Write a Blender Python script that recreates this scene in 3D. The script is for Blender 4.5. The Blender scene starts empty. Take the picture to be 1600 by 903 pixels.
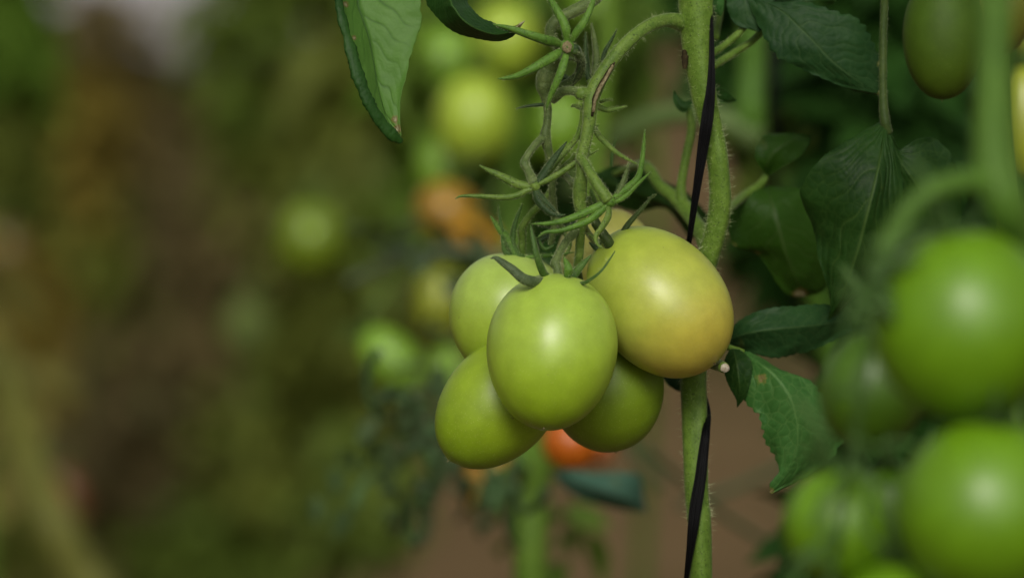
import bpy, math, random
import numpy as np
from mathutils import Vector, Matrix
R = math.radians
rng = np.random.default_rng(7)
random.seed(7)
scene = bpy.context.scene
COL = scene.collection

# ------------------------------------------------------------------ camera
PITCH = R(6.0)
D0 = 2.2222                      # distance at which 1 reference pixel = 0.25 mm
CAM = Vector((0, -D0*math.cos(PITCH), 1.0 + D0*math.sin(PITCH)))
FWD = Vector((0, math.cos(PITCH), -math.sin(PITCH)))
UPV = Vector((0, math.sin(PITCH), math.cos(PITCH)))
cam_d = bpy.data.cameras.new('camera'); cam = bpy.data.objects.new('camera', cam_d); COL.objects.link(cam)
cam.location = CAM; cam.rotation_euler = (math.pi/2 - PITCH, 0, 0)
cam_d.lens = 200; cam_d.sensor_width = 36; cam_d.clip_start = 0.05; cam_d.clip_end = 500
cam_d.dof.use_dof = True; cam_d.dof.focus_distance = D0 + 0.006
cam_d.dof.aperture_fstop = 200/36.0
scene.camera = cam

def P(px, py, d=0.0):
    """point seen at reference pixel (px,py), d millimetres behind the focus plane"""
    dep = D0 + d/1000.0
    s = 0.00025*dep/D0
    return CAM + FWD*dep + Vector((1, 0, 0))*((px-800)*s) + UPV*((451.5-py)*s)
def S(px, d=0.0):
    return px*0.00025*(D0 + d/1000.0)/D0
def ground_at(px, depth_m):
    p = P(px, 450, (depth_m-D0)*1000)
    return Vector((p.x, p.y, 0))

# ------------------------------------------------------------------ object helpers
def tag(o, label=None, cat=None, group=None, kind=None):
    if label: o['label'] = label
    if cat: o['category'] = cat
    if group: o['group'] = group
    if kind: o['kind'] = kind
    return o
def empty(name, loc, label, cat, group=None):
    o = bpy.data.objects.new(name, None); COL.objects.link(o)
    o.location = loc; o.empty_display_size = 0.02
    return tag(o, label, cat, group)

class MB:
    def __init__(s): s.v = []; s.f = []; s.a = []; s.n = 0
    def add(s, V, F, A=None):
        V = np.asarray(V, float).reshape(-1, 3)
        s.v.append(V); s.f += [tuple(int(i)+s.n for i in f) for f in F]
        s.a.append(np.zeros(len(V)) if A is None else np.asarray(A, float).ravel())
        s.n += len(V)
    def build(s, name, mat, parent=None, smooth=True, attr=None, label=None):
        V = np.vstack(s.v)
        off = Vector((0, 0, 0))
        if parent is not None:
            p = parent
            while p is not None: off += p.location; p = p.parent
        V = V - np.array(off)
        me = bpy.data.meshes.new(name)
        me.from_pydata(V.tolist(), [], s.f); me.update()
        if smooth: me.polygons.foreach_set('use_smooth', [True]*len(me.polygons))
        if attr:
            at = me.attributes.new(attr, 'FLOAT', 'POINT'); at.data.foreach_set('value', np.concatenate(s.a))
        mats = mat if isinstance(mat, (list, tuple)) else [mat]
        for m in mats: me.materials.append(m)
        o = bpy.data.objects.new(name, me); COL.objects.link(o)
        if parent is not None: o.parent = parent
        if label: o['label'] = label
        return o

def spline(pts, n):
    """Catmull-Rom through rows of pts, n samples"""
    p = np.asarray(pts, float)
    if len(p) == 2: p = np.array([p[0], p.mean(0), p[1]])
    seg = np.linalg.norm(np.diff(p[:, :3], axis=0), axis=1)**0.5
    t = np.concatenate([[0], np.cumsum(seg)]); t /= t[-1]
    q = np.vstack([2*p[0]-p[1], p, 2*p[-1]-p[-2]])
    u = np.linspace(0, 1, n); out = []
    for x in u:
        i = min(max(np.searchsorted(t, x, 'right')-1, 0), len(p)-2)
        s = (x-t[i])/(t[i+1]-t[i])
        a, b, c, d = q[i], q[i+1], q[i+2], q[i+3]
        out.append(0.5*((2*b)+(-a+c)*s+(2*a-5*b+4*c-d)*s*s+(-a+3*b-3*c+d)*s**3))
    return np.array(out)

def frames(C):
    T = np.gradient(C, axis=0); T /= np.linalg.norm(T, axis=1)[:, None]+1e-12
    cam_dir = -np.array(FWD)
    N = np.zeros_like(C); n = cam_dir - T[0]*np.dot(cam_dir, T[0]); n /= np.linalg.norm(n)+1e-9
    for i in range(len(C)):
        n = n - T[i]*np.dot(n, T[i]); n /= np.linalg.norm(n)+1e-9; N[i] = n
    B = np.cross(T, N)
    return T, N, B

def pxp(pts, dd=0.0):
    """rows (px,py,d,r_px) -> world xyz + radius"""
    out = []
    for q in pts:
        d = (q[2] if len(q) > 2 else 0)+dd
        w = P(q[0], q[1], d); out.append((w.x, w.y, w.z, S(q[3] if len(q) > 3 else 5, d)))
    return out

def tube(mb, pts4, n=None, sides=14, flat=1.0, ridges=0, rough=0.0, caps=True, seed=0, twist=0.0):
    if n is None: n = max(12, len(pts4)*8)
    q = spline(pts4, n); C = q[:, :3]; r = np.maximum(q[:, 3], 1e-5)
    T, N, B = frames(C)
    rg = np.random.default_rng(seed+11)
    ph = np.linspace(0, 2*np.pi, sides, endpoint=False)
    V = []
    jit = rg.normal(0, 1, (n, 3))
    k = np.ones(5)/5
    jit = np.stack([np.convolve(jit[:, i], k, 'same') for i in range(3)], 1)
    for i in range(n):
        rr = r[i]*(1+rough*jit[i, 0]*1.2)
        pr = rr*(1+ridges*np.cos(4*ph+twist*i)+rough*0.6*rg.normal(0, .5, sides))
        V.append(C[i]+np.outer(np.sin(ph)*pr, B[i])+np.outer(np.cos(ph)*pr*flat, N[i]))
    V = np.vstack(V); F = []
    for i in range(n-1):
        for j in range(sides):
            a = i*sides+j; b = i*sides+(j+1) % sides
            F.append((a, b, b+sides, a+sides))
    if caps:
        V = np.vstack([V, C[0]-T[0]*r[0]*.5, C[-1]+T[-1]*r[-1]*.5])
        m = n*sides
        for j in range(sides):
            F.append((m, (j+1) % sides, j)); F.append((m+1, (n-1)*sides+j, (n-1)*sides+(j+1) % sides))
    mb.add(V, F)
    return C, r, T, N, B

def hairs(name, parent, mat, tubes, count, lmin, lmax, rad=4.5e-5, seed=1, lean=.25):
    """fine straight plant hairs growing out of a list of tube samples (C,r,T,N,B)"""
    rg = np.random.default_rng(seed); mb = MB()
    L = [len(t[0]) for t in tubes]; tot = sum(L)
    for t in tubes:
        C, r, T, N, B = t; k = int(count*len(C)/tot)
        for _ in range(k):
            x = rg.uniform(0, len(C)-1.001); i = int(x); f = x-i
            c = C[i]*(1-f)+C[i+1]*f; rr = r[i]*(1-f)+r[i+1]*f
            a = rg.uniform(0, 2*np.pi); nn = np.cos(a)*N[i]+np.sin(a)*B[i]
            d = nn+T[i]*rg.normal(0, lean)+rg.normal(0, .12, 3); d /= np.linalg.norm(d)
            ln = rg.uniform(lmin, lmax); p0 = c+nn*rr*.92; p1 = p0+d*ln*.55; p2 = p1+(d+rg.normal(0, .22, 3))*ln*.45
            e1 = np.cross(d, T[i]); e1 /= np.linalg.norm(e1)+1e-9; e2 = np.cross(d, e1)
            V = []
            for c_, w in ((p0, 1.0), (p1, .7)):
                for q in range(3):
                    V.append(c_+rad*w*(np.cos(q*2.094)*e1+np.sin(q*2.094)*e2))
            V.append(p2)
            mb.add(V, [(0, 1, 4, 3), (1, 2, 5, 4), (2, 0, 3, 5), (3, 4, 6), (4, 5, 6), (5, 3, 6)])
    o = mb.build(name, mat, parent, smooth=False); o['kind'] = 'stuff'
    return o

# ------------------------------------------------------------------ materials
def newmat(name):
    m = bpy.data.materials.new(name); m.use_nodes = True; nt = m.node_tree; nt.nodes.clear()
    out = nt.nodes.new('ShaderNodeOutputMaterial'); b = nt.nodes.new('ShaderNodeBsdfPrincipled')
    nt.links.new(b.outputs[0], out.inputs[0]); return m, nt, b, out
def nd(nt, t, **kw):
    n = nt.nodes.new(t)
    for k, v in kw.items():
        if k in n.inputs: n.inputs[k].default_value = v
        else: setattr(n, k, v)
    return n
def noise(nt, scale, detail=4, rough=.55, obj=True):
    tc = nt.nodes.new('ShaderNodeTexCoord'); n = nt.nodes.new('ShaderNodeTexNoise')
    n.inputs['Scale'].default_value = scale; n.inputs['Detail'].default_value = detail; n.inputs['Roughness'].default_value = rough
    nt.links.new(tc.outputs['Object'], n.inputs['Vector']); return n.outputs['Fac']
def ramp(nt, fac, stops):
    r = nt.nodes.new('ShaderNodeValToRGB'); nt.links.new(fac, r.inputs[0]); e = r.color_ramp.elements
    while len(e) < len(stops): e.new(.5)
    for el, (p, c) in zip(e, stops):
        el.position = p; el.color = (c if len(c) == 4 else (*c, 1))
    return r.outputs[0]
def mix(nt, fac, a, b, mode='MIX'):
    m = nt.nodes.new('ShaderNodeMix'); m.data_type = 'RGBA'; m.blend_type = mode
    for s, v in ((0, fac), (6, a), (7, b)):
        if hasattr(v, 'links') or hasattr(v, 'is_linked'): nt.links.new(v, m.inputs[s])
        else: m.inputs[s].default_value = v if s == 0 else (*v, 1)
    return m.outputs[2]
def bump(nt, b, h, strength, dist):
    n = nt.nodes.new('ShaderNodeBump'); n.inputs['Strength'].default_value = strength; n.inputs['Distance'].default_value = dist
    nt.links.new(h, n.inputs['Height']); nt.links.new(n.outputs[0], b.inputs['Normal']); return n

def lin(r, g, b):
    f = lambda c: ((c/255+.055)/1.055)**2.4 if c > 10 else c/255/12.92
    return (f(r), f(g), f(b))

def stem_mat(name, c1, c2, dots=(0.03, .05, .012), sheen=.2, scale=260, rough=.5):
    m, nt, b, o = newmat(name); sheen *= .35
    n1 = noise(nt, scale, 5); base = ramp(nt, n1, [(.3, c1), (.7, c2)])
    n2 = noise(nt, 1500, 2); mask = ramp(nt, n2, [(.58, (0, 0, 0)), (.70, (1, 1, 1))])
    c = mix(nt, mask, base, dots)
    big = ramp(nt, noise(nt, 60, 4), [(.3, (.84, .86, .84)), (.7, (1.12, 1.1, 1.1))]); c = mix(nt, 1.0, c, big, 'MULTIPLY')
    nt.links.new(c, b.inputs['Base Color']); b.inputs['Roughness'].default_value = rough
    b.inputs['Sheen Weight'].default_value = sheen; b.inputs['Sheen Roughness'].default_value = .35
    b.inputs['Sheen Tint'].default_value = (.85, .95, .6, 1)
    b.inputs['Specular IOR Level'].default_value = .2
    bump(nt, b, noise(nt, 700, 5), .6, .0006); return m

def leaf_mat(name, c1, c2, vein, under=None, transl=.25, rough=.5, edge=None, netscale=420, sheen=.0, spec=.16, netamt=.55, bumpd=.0005):
    m, nt, b, out = newmat(name)
    n1 = noise(nt, 45, 5); base = ramp(nt, n1, [(.32, c1), (.68, c2)])
    tc = nt.nodes.new('ShaderNodeTexCoord'); vo = nt.nodes.new('ShaderNodeTexVoronoi'); vo.feature = 'DISTANCE_TO_EDGE'
    vo.inputs['Scale'].default_value = netscale; nt.links.new(tc.outputs['Object'], vo.inputs['Vector'])
    net = ramp(nt, vo.outputs['Distance'], [(0.0, (1, 1, 1)), (.10, (0, 0, 0))])
    netm = nt.nodes.new('ShaderNodeMath'); netm.operation = 'MULTIPLY'; nt.links.new(net, netm.inputs[0]); netm.inputs[1].default_value = netamt*.4
    c = mix(nt, netm.outputs[0], base, vein)
    at = nt.nodes.new('ShaderNodeAttribute'); at.attribute_name = 'vein'
    vm = nt.nodes.new('ShaderNodeMath'); vm.operation = 'MULTIPLY'; vm.use_clamp = True
    nt.links.new(at.outputs['Fac'], vm.inputs[0]); vm.inputs[1].default_value = 1.0
    c = mix(nt, vm.outputs[0], c, vein)
    # small yellowish blemishes
    sp = ramp(nt, noise(nt, 75, 2), [(.70, (0, 0, 0)), (.78, (1, 1, 1))])
    spm = nt.nodes.new('ShaderNodeMath'); spm.operation = 'MULTIPLY'; nt.links.new(sp, spm.inputs[0]); spm.inputs[1].default_value = .45
    c = mix(nt, spm.outputs[0], c, edge or (.10, .11, .02))
    ad = nt.nodes.new('ShaderNodeAttribute'); ad.attribute_name = 'dry'
    dn = nt.nodes.new('ShaderNodeMath'); dn.operation = 'MULTIPLY_ADD'; dn.use_clamp = True; nt.links.new(noise(nt, 700, 4), dn.inputs[0]); dn.inputs[1].default_value = .7; nt.links.new(ad.outputs['Fac'], dn.inputs[2])
    dc = ramp(nt, dn.outputs[0], [(.55, (.16, .20, .03)), (.8, (.17, .14, .05)), (1.0, (.36, .33, .19))])
    df = ramp(nt, dn.outputs[0], [(.52, (0, 0, 0)), (.72, (1, 1, 1))]); c = mix(nt, df, c, dc)
    nt.links.new(c, b.inputs['Base Color']); b.inputs['Roughness'].default_value = rough
    b.inputs['Specular IOR Level'].default_value = spec
    b.inputs['Sheen Weight'].default_value = sheen; b.inputs['Sheen Tint'].default_value = (.8, .95, .7, 1)
    hm = nt.nodes.new('ShaderNodeMath'); hm.operation = 'ADD'
    nt.links.new(noise(nt, 260, 5), hm.inputs[0]); nt.links.new(vo.outputs['Distance'], hm.inputs[1])
    bump(nt, b, hm.outputs[0], .5, bumpd)
    tr = nt.nodes.new('ShaderNodeBsdfTranslucent'); tcl = mix(nt, 1.0, c, (1.3, 1.6, .5), 'MULTIPLY'); nt.links.new(tcl, tr.inputs[0])
    ms = nt.nodes.new('ShaderNodeMixShader'); ms.inputs[0].default_value = transl
    nt.links.new(b.outputs[0], ms.inputs[1]); nt.links.new(tr.outputs[0], ms.inputs[2]); nt.links.new(ms.outputs[0], out.inputs[0])
    return m

def plain(name, c1, c2, scale=30, rough=.7, transl=0, spec=.15, bumpamt=.3, bumpdist=.003):
    m, nt, b, out = newmat(name)
    c = ramp(nt, noise(nt, scale, 6), [(.3, c1), (.7, c2)])
    nt.links.new(c, b.inputs['Base Color']); b.inputs['Roughness'].default_value = rough; b.inputs['Specular IOR Level'].default_value = spec
    if bumpamt: bump(nt, b, noise(nt, scale*6, 5), bumpamt, bumpdist)
    if transl:
        tr = nt.nodes.new('ShaderNodeBsdfTranslucent'); nt.links.new(c, tr.inputs[0])
        ms = nt.nodes.new('ShaderNodeMixShader'); ms.inputs[0].default_value = transl
        nt.links.new(b.outputs[0], ms.inputs[1]); nt.links.new(tr.outputs[0], ms.inputs[2]); nt.links.new(ms.outputs[0], out.inputs[0])
    return m

def fruit_mat(name, top, mid, low, rough=.34, blush=None, sss=.12, speck=.42, spec=.5):
    """ripening runs from the stem end (attribute 1) to the blossom end (0) of the fruit itself"""
    m, nt, b, out = newmat(name)
    at = nt.nodes.new('ShaderNodeAttribute'); at.attribute_name = 'ripe'
    n = noise(nt, 40, 3); ad = nt.nodes.new('ShaderNodeMath'); ad.operation = 'MULTIPLY_ADD'
    nt.links.new(n, ad.inputs[0]); ad.inputs[1].default_value = .22; nt.links.new(at.outputs['Fac'], ad.inputs[2])
    c = ramp(nt, ad.outputs[0], [(.12, low), (.5, mid), (1.0, top)])
    if blush:
        at2 = nt.nodes.new('ShaderNodeMath'); at2.operation = 'LESS_THAN'
        bl = ramp(nt, ad.outputs[0], [(.12, (1, 1, 1)), (.45, (0, 0, 0))]); c = mix(nt, bl, c, blush)
    v = nt.nodes.new('ShaderNodeTexVoronoi'); v.inputs['Scale'].default_value = 900
    tc = nt.nodes.new('ShaderNodeTexCoord'); nt.links.new(tc.outputs['Object'], v.inputs['Vector'])
    sp = ramp(nt, v.outputs['Distance'], [(.05, (1, 1, 1)), (.28, (0, 0, 0))])
    sm = nt.nodes.new('ShaderNodeMath'); sm.operation = 'MULTIPLY'; nt.links.new(sp, sm.inputs[0]); sm.inputs[1].default_value = speck
    light = mix(nt, .5, c, (.55, .58, .25)); c = mix(nt, sm.outputs[0], c, light)
    mot = ramp(nt, noise(nt, 130, 5), [(.35, (.9, .9, .9)), (.65, (1.06, 1.06, 1.06))]); c = mix(nt, 1.0, c, mot, 'MULTIPLY')
    # rare tiny dark scars
    sc = ramp(nt, noise(nt, 420, 1), [(.785, (0, 0, 0)), (.80, (1, 1, 1))]); scm = nt.nodes.new('ShaderNodeMath'); scm.operation = 'MULTIPLY'
    nt.links.new(sc, scm.inputs[0]); scm.inputs[1].default_value = .5; c = mix(nt, scm.outputs[0], c, (.10, .09, .03))
    nt.links.new(c, b.inputs['Base Color']); b.inputs['Specular IOR Level'].default_value = spec*1.15
    rr = ramp(nt, noise(nt, 55, 4), [(.3, (rough-.03,)*3), (.7, (rough+.05,)*3)]); nt.links.new(rr, b.inputs['Roughness'])
    b.inputs['Subsurface Weight'].default_value = sss; b.inputs['Subsurface Radius'].default_value = (.6, 1, .25); b.inputs['Subsurface Scale'].default_value = .004
    b.inputs['Sheen Weight'].default_value = .0; b.inputs['Sheen Roughness'].default_value = .4; b.inputs['Sheen Tint'].default_value = (.9, 1, .7, 1)
    bm = nt.nodes.new('ShaderNodeMath'); bm.operation = 'ADD'; nt.links.new(noise(nt, 1400, 2), bm.inputs[0]); nt.links.new(noise(nt, 160, 3), bm.inputs[1])
    bump(nt, b, bm.outputs[0], .10, .0004)
    return m

M = {}
M['stem'] = stem_mat('stem_green', (.080, .150, .016), (.135, .225, .032))
M['truss'] = stem_mat('truss_green', (.070, .135, .018), (.14, .215, .036), sheen=.6)
M['fuzzy'] = stem_mat('fuzzy_green', (.06, .10, .024), (.13, .175, .055), sheen=.8)
M['darkstem'] = stem_mat('dark_stem', (.026, .052, .010), (.055, .085, .018), sheen=.4)
M['sepal'] = stem_mat('sepal_green', (.034, .085, .013), (.068, .135, .024), sheen=.4)
M['sepal_dark'] = stem_mat('sepal_dark', (.018, .042, .012), (.042, .078, .022), sheen=.5)
M['sepal_grey'] = stem_mat('sepal_grey', (.045, .075, .028), (.10, .14, .06), sheen=.6)
M['sepal_pale'] = stem_mat('sepal_pale', (.062, .145, .016), (.11, .22, .028), sheen=.5)
M['hair'] = plain('hair', (.42, .50, .22), (.60, .66, .38), rough=.5, bumpamt=0)
M['scar'] = plain('scar', (.10, .075, .028), (.36, .31, .17), scale=900, rough=.9, bumpamt=.8, bumpdist=.0008)
M['cut'] = plain('cut_end', (.22, .16, .09), (.58, .53, .42), scale=500, rough=.9, bumpamt=.8, bumpdist=.0008)
M['darkscar'] = plain('dark_scar', (.010, .008, .003), (.05, .036, .014), scale=500, rough=.9, bumpamt=.5, bumpdist=.0006)
# black raffia-like twine with long fibres
def twine_mat():
    m, nt, b, out = newmat('black_twine')
    at = nt.nodes.new('ShaderNodeAttribute'); at.attribute_name = 'fibre'
    cmb = nt.nodes.new('ShaderNodeCombineXYZ'); nt.links.new(at.outputs['Fac'], cmb.inputs[0])
    n = nt.nodes.new('ShaderNodeTexNoise'); n.inputs['Scale'].default_value = 9; n.inputs['Detail'].default_value = 5; nt.links.new(cmb.outputs[0], n.inputs['Vector'])
    nt.links.new(ramp(nt, n.outputs['Fac'], [(.35, (.0008, .0008, .0009)), (.8, (.006, .006, .0065))]), b.inputs['Base Color'])
    b.inputs['Roughness'].default_value = .45; b.inputs['Specular IOR Level'].default_value = .14
    bump(nt, b, n.outputs['Fac'], .9, .0006); return m
M['twine'] = twine_mat()
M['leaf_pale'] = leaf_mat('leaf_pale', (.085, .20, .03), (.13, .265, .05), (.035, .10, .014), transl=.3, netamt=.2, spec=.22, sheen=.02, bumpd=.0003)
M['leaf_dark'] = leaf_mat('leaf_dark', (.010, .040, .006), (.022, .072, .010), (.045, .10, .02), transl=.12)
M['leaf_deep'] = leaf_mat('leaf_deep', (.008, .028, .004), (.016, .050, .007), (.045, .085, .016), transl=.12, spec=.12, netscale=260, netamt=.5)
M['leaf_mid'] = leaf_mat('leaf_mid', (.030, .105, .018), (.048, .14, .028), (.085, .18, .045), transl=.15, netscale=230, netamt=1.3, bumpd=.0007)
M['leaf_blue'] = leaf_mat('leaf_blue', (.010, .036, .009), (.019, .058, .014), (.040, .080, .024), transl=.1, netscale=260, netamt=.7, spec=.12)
M['leaf_back'] = leaf_mat('leaf_back', (.020, .062, .004), (.032, .090, .007), (.05, .09, .02), transl=.25)
M['leaf_teal'] = leaf_mat('leaf_teal', (.05, .13, .085), (.075, .165, .11), (.08, .16, .1), transl=.2)
M['dry'] = plain('dry_leaf', (.16, .11, .05), (.38, .28, .15), scale=400, rough=.9)

# ------------------------------------------------------------------ leaf builder
def leaf(name, L, Mi, Rr, mat, parent, nu=120, nv=72, cup=0.0, ripple=1.0, nlat=7, serr=.05, seed=0, label=None, veinh=.35, thick=.00028, vw=1.0, slope=1.7, bulge=.42, dry=(), lobe=.05):
    """L, Mi, Rr : left margin, midrib and right margin as (px,py,d_mm); a real curved blade with thickness"""
    W = lambda pts: [tuple(P(*q)) for q in pts]
    l, m, r = spline(W(L), nu), spline(W(Mi), nu), spline(W(Rr), nu)
    rg = np.random.default_rng(seed+5)
    v = np.linspace(-1, 1, nv); V = np.zeros((nu, nv, 3)); A = np.zeros((nu, nv))
    cam_dir = -np.array(FWD)
    u = np.linspace(0, 1, nu)
    ser = np.abs(np.mod(u*(nlat*2+3)+rg.uniform(), 1)-.5)*2
    ph = rg.uniform(0, 6.28, 8)
    tr_ = rg.uniform(.25, 1.3, 400); kk_ = (u*(nlat*2+3)).astype(int); ser = ser*tr_[kk_]
    ph2 = rg.uniform(0, 6.28, 2)
    wsc = np.linalg.norm(l-r, axis=1).max()
    for j, vv in enumerate(v):
        e = abs(vv); tgt = l if vv < 0 else r
        s_ = serr*ser*(e**6) + lobe*(.5+.5*np.sin(u*nlat*2.6+ph2[int(vv > 0)]))*(e**4)*np.sin(np.pi*np.clip(u, 0, 1))
        pos = m + (tgt-m)*(e*(1-s_))[:, None]
        # lateral veins run forward towards the tip
        t = u*nlat - (e**1.15)*slope + (.35 if vv < 0 else 0) + .22*np.sin(u*11+ph[4]+(2 if vv < 0 else 0)) + .10*np.sin(e*9+ph[5]+u*23) + .16*np.sin(e*3.3+u*7+ph[6])
        dist = np.abs(t-np.round(t)); brk = .45+.55*np.sin(np.round(t)*2.3+ph[7])**2
        sub = np.abs(np.mod(t*3+e*4, 1)-.5)*2
        lat = np.exp(-(dist/(.036*vw))**2)*(1-e**2)*.75*brk
        mid = np.exp(-(e/(.026*vw*(1.3-.8*u)))**2)
        fine = np.exp(-((1-sub)/.18)**2)*.05*(1-e**4)
        A[:, j] = np.clip(np.maximum(lat, mid)+fine, 0, 1)*np.clip((1-u)*6, 0, 1)
        puff = (np.sin(np.pi*np.clip(dist*2, 0, 1)))*.9*np.sin(np.pi*e**.8)*bulge
        wob = (np.sin(u*9+ph[0]+vv*3)*.5+np.sin(u*17+ph[1]-vv*5)*.3+np.sin(u*31+ph[2]+vv*7)*.15+np.sin(vv*11+u*13+ph[3])*.15)
        h = cup*e*e*wsc + ripple*wsc*(.022*wob*(e**1.2)*1.6+.010*puff) - veinh*wsc*.03*np.maximum(lat*.6, mid)
        V[:, j] = pos+cam_dir*h[:, None]
    F = []
    for i in range(nu-1):
        for j in range(nv-1):
            a = i*nv+j; F.append((a, a+nv, a+nv+1, a+1))
    mb = MB(); mb.add(V.reshape(-1, 3), F, A)
    o = mb.build(name, mat, parent, attr='vein', label=label)
    D = np.zeros(nu*nv); Vf = V.reshape(-1, 3)
    for (sx, sy, sdp, rad_, amt) in dry:
        c_ = np.array(P(sx, sy, sdp)); dd_ = Vf-c_; f_ = np.array(FWD); dd_ = dd_-np.outer(dd_@f_, f_)*.9
        D = np.maximum(D, amt*np.clip(1.3-np.linalg.norm(dd_, axis=1)/S(rad_), 0, 1))
    at = o.data.attributes.new('dry', 'FLOAT', 'POINT'); at.data.foreach_set('value', D)
    so = o.modifiers.new('thickness', 'SOLIDIFY'); so.thickness = thick; so.offset = 0
    return o

def sepal(name, pts, w, mat, parent, seed=0, n=34, keel=.35, dd=0.0, label=None, curl=0.0):
    """pts (px,py[,d]) from base to tip, w full width in px. Folded lance-shaped blade with thickness."""
    q = [(p[0], p[1], (p[2] if len(p) > 2 else 0)+dd, 1) for p in pts]
    c = spline(pxp(q), n); C = c[:, :3]; T, N, B = frames(C)
    u = np.linspace(0, 1, n); hw = S(w*.92, dd)/2*(np.minimum(1, .62+u*1.6))*np.clip(1-u**2.3, 0, 1)**.75+2.5e-4*(1-u*.6)
    V = []; rg = np.random.default_rng(seed)
    xs = np.array([-1, -.55, -.15, .15, .55, 1.0]); tw = rg.uniform(-.35, .35)
    for i in range(n):
        a = tw+curl*u[i]; Bn = B[i]*math.cos(a)+N[i]*math.sin(a); Nn = N[i]*math.cos(a)-B[i]*math.sin(a)
        for x in xs:
            V.append(C[i]+Bn*x*hw[i]+Nn*(-keel*abs(x)**1.4*hw[i]+.00022*(1-abs(x))))
        for x in xs[::-1]:
            V.append(C[i]+Bn*x*hw[i]*.96+Nn*(-keel*abs(x)**1.4*hw[i]-.00035*(1.2-abs(x))*(1-.6*u[i])-.0001))
    k = 12; F = []
    for i in range(n-1):
        for j in range(k):
            a = i*k+j; b = i*k+(j+1) % k; F.append((a, b, b+k, a+k))
    F.append(tuple(range(k))[::-1]); F.append(tuple((n-1)*k+j for j in range(k)))
    mb = MB(); mb.add(V, F)
    o = mb.build(name, mat, parent, label=label)
    rr = hw
    return o, (C, rr, T, N, B)

# ------------------------------------------------------------------ tomato builder
def tomato(px, py, d, ha, hb, up, mat, label, group=None, tilt=0.0, egg=.06, nip=.0, sides=72, rings=56, lob=.012, dimple=.06, seed=0, simple=False):
    """ha/hb half length / half width in px; up = picture direction (x right, y up) of the stem end; tilt>0 stem end towards viewer"""
    c = P(px, py, d); rg = np.random.default_rng(seed+3)
    uv = Vector((up[0], 0, 0)) + UPV*up[1]; uv.normalize()
    ax = (uv*math.cos(tilt) - FWD*math.sin(tilt)).normalized()
    e1 = ax.cross(FWD).normalized(); e2 = ax.cross(e1)
    ax, e1, e2 = np.array(ax), np.array(e1), np.array(e2)
    a, b = S(ha, d), S(hb, d)
    root = empty('tomato', c, label, 'tomato', group)
    V = []; A = []; p1, p2 = rg.uniform(0, 6.28, 2)
    for i in range(rings+1):
        th = math.pi*i/rings; z = math.cos(th); s = math.sin(th)
        rr = s*(1-egg*z)*(1+.02*math.sin(2*th))
        zz = z*(1-dimple*math.exp(-(th/.30)**2))+0 - nip*math.exp(-((math.pi-th)/.09)**2)
        for j in range(sides):
            f = 2*math.pi*j/sides
            lo = 1+lob*math.cos(3*f+p1)*(0.5+z*.5)+lob*.6*math.cos(2*f+p2)+.022*(math.cos(5*f+p1))*math.exp(-(th/.4)**2)
            V.append(np.array(c)+ax*zz*a+e1*math.cos(f)*rr*b*lo+e2*math.sin(f)*rr*b*lo); A.append((z+1)/2)
    F = []
    for i in range(rings):
        for j in range(sides):
            q = i*sides+j; w = i*sides+(j+1) % sides
            F.append((q, q+sides, w+sides, w))
    mb = MB(); mb.add(V, F, A); fr = mb.build('fruit', mat, root, attr='ripe')
    tip = np.array(c)-ax*a*(1+nip); top = np.array(c)+ax*a*(1-dimple)
    if not simple:
        t = MB(); tube(t, [(*(tip+ax*.0006), .00045), (*tip, .0003), (*(tip-ax*.0009), .00012)], n=6, sides=8)
        t.build('blossom_tip', M['scar'], fr)
    return root, Vector(top), ax

def calyx_auto(root, top, ax, scale, mat, seed=0, n=5, up=.55):
    """generic calyx for fruit whose sepals the photo does not show clearly"""
    rg = np.random.default_rng(seed); ax = np.array(ax); top = np.array(top)
    e1 = np.cross(ax, [0, 1, .1]); e1 /= np.linalg.norm(e1); e2 = np.cross(ax, e1)
    cm = MB(); tube(cm, [(*(top-ax*.001), scale*.18), (*(top+ax*.001), scale*.16), (*(top+ax*.003), scale*.09)], n=8, sides=10)
    cy = cm.build('calyx', mat, root)
    for k in range(n):
        a = 2*math.pi*k/n+rg.uniform(-.2, .2); r = e1*math.cos(a)+e2*math.sin(a); L = scale*rg.uniform(.8, 1.15)
        C = spline([tuple(top+ax*.001), tuple(top+r*L*.45+ax*L*.12), tuple(top+r*L*.8+ax*L*up), tuple(top+r*L*.9+ax*L*(up+.3))], 16)
        T, N, B = frames(C); u = np.linspace(0, 1, 16); hw = L*.11*np.sqrt(np.clip(1-u, 0, 1))+.0002
        sd = np.cross(T, ax); sd /= np.linalg.norm(sd, axis=1)[:, None]+1e-9; nn = np.cross(sd, T)
        V = []
        for i in range(16):
            V += [C[i]-sd[i]*hw[i], C[i]+nn[i]*hw[i]*.3, C[i]+sd[i]*hw[i], C[i]-nn[i]*.0004]
        F = []
        for i in range(15):
            for j in range(4): F.append((i*4+j, i*4+(j+1) % 4, i*4+4+(j+1) % 4, i*4+4+j))
        m = MB(); m.add(V, F); m.build('sepal', mat, cy)
    return cy

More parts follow.
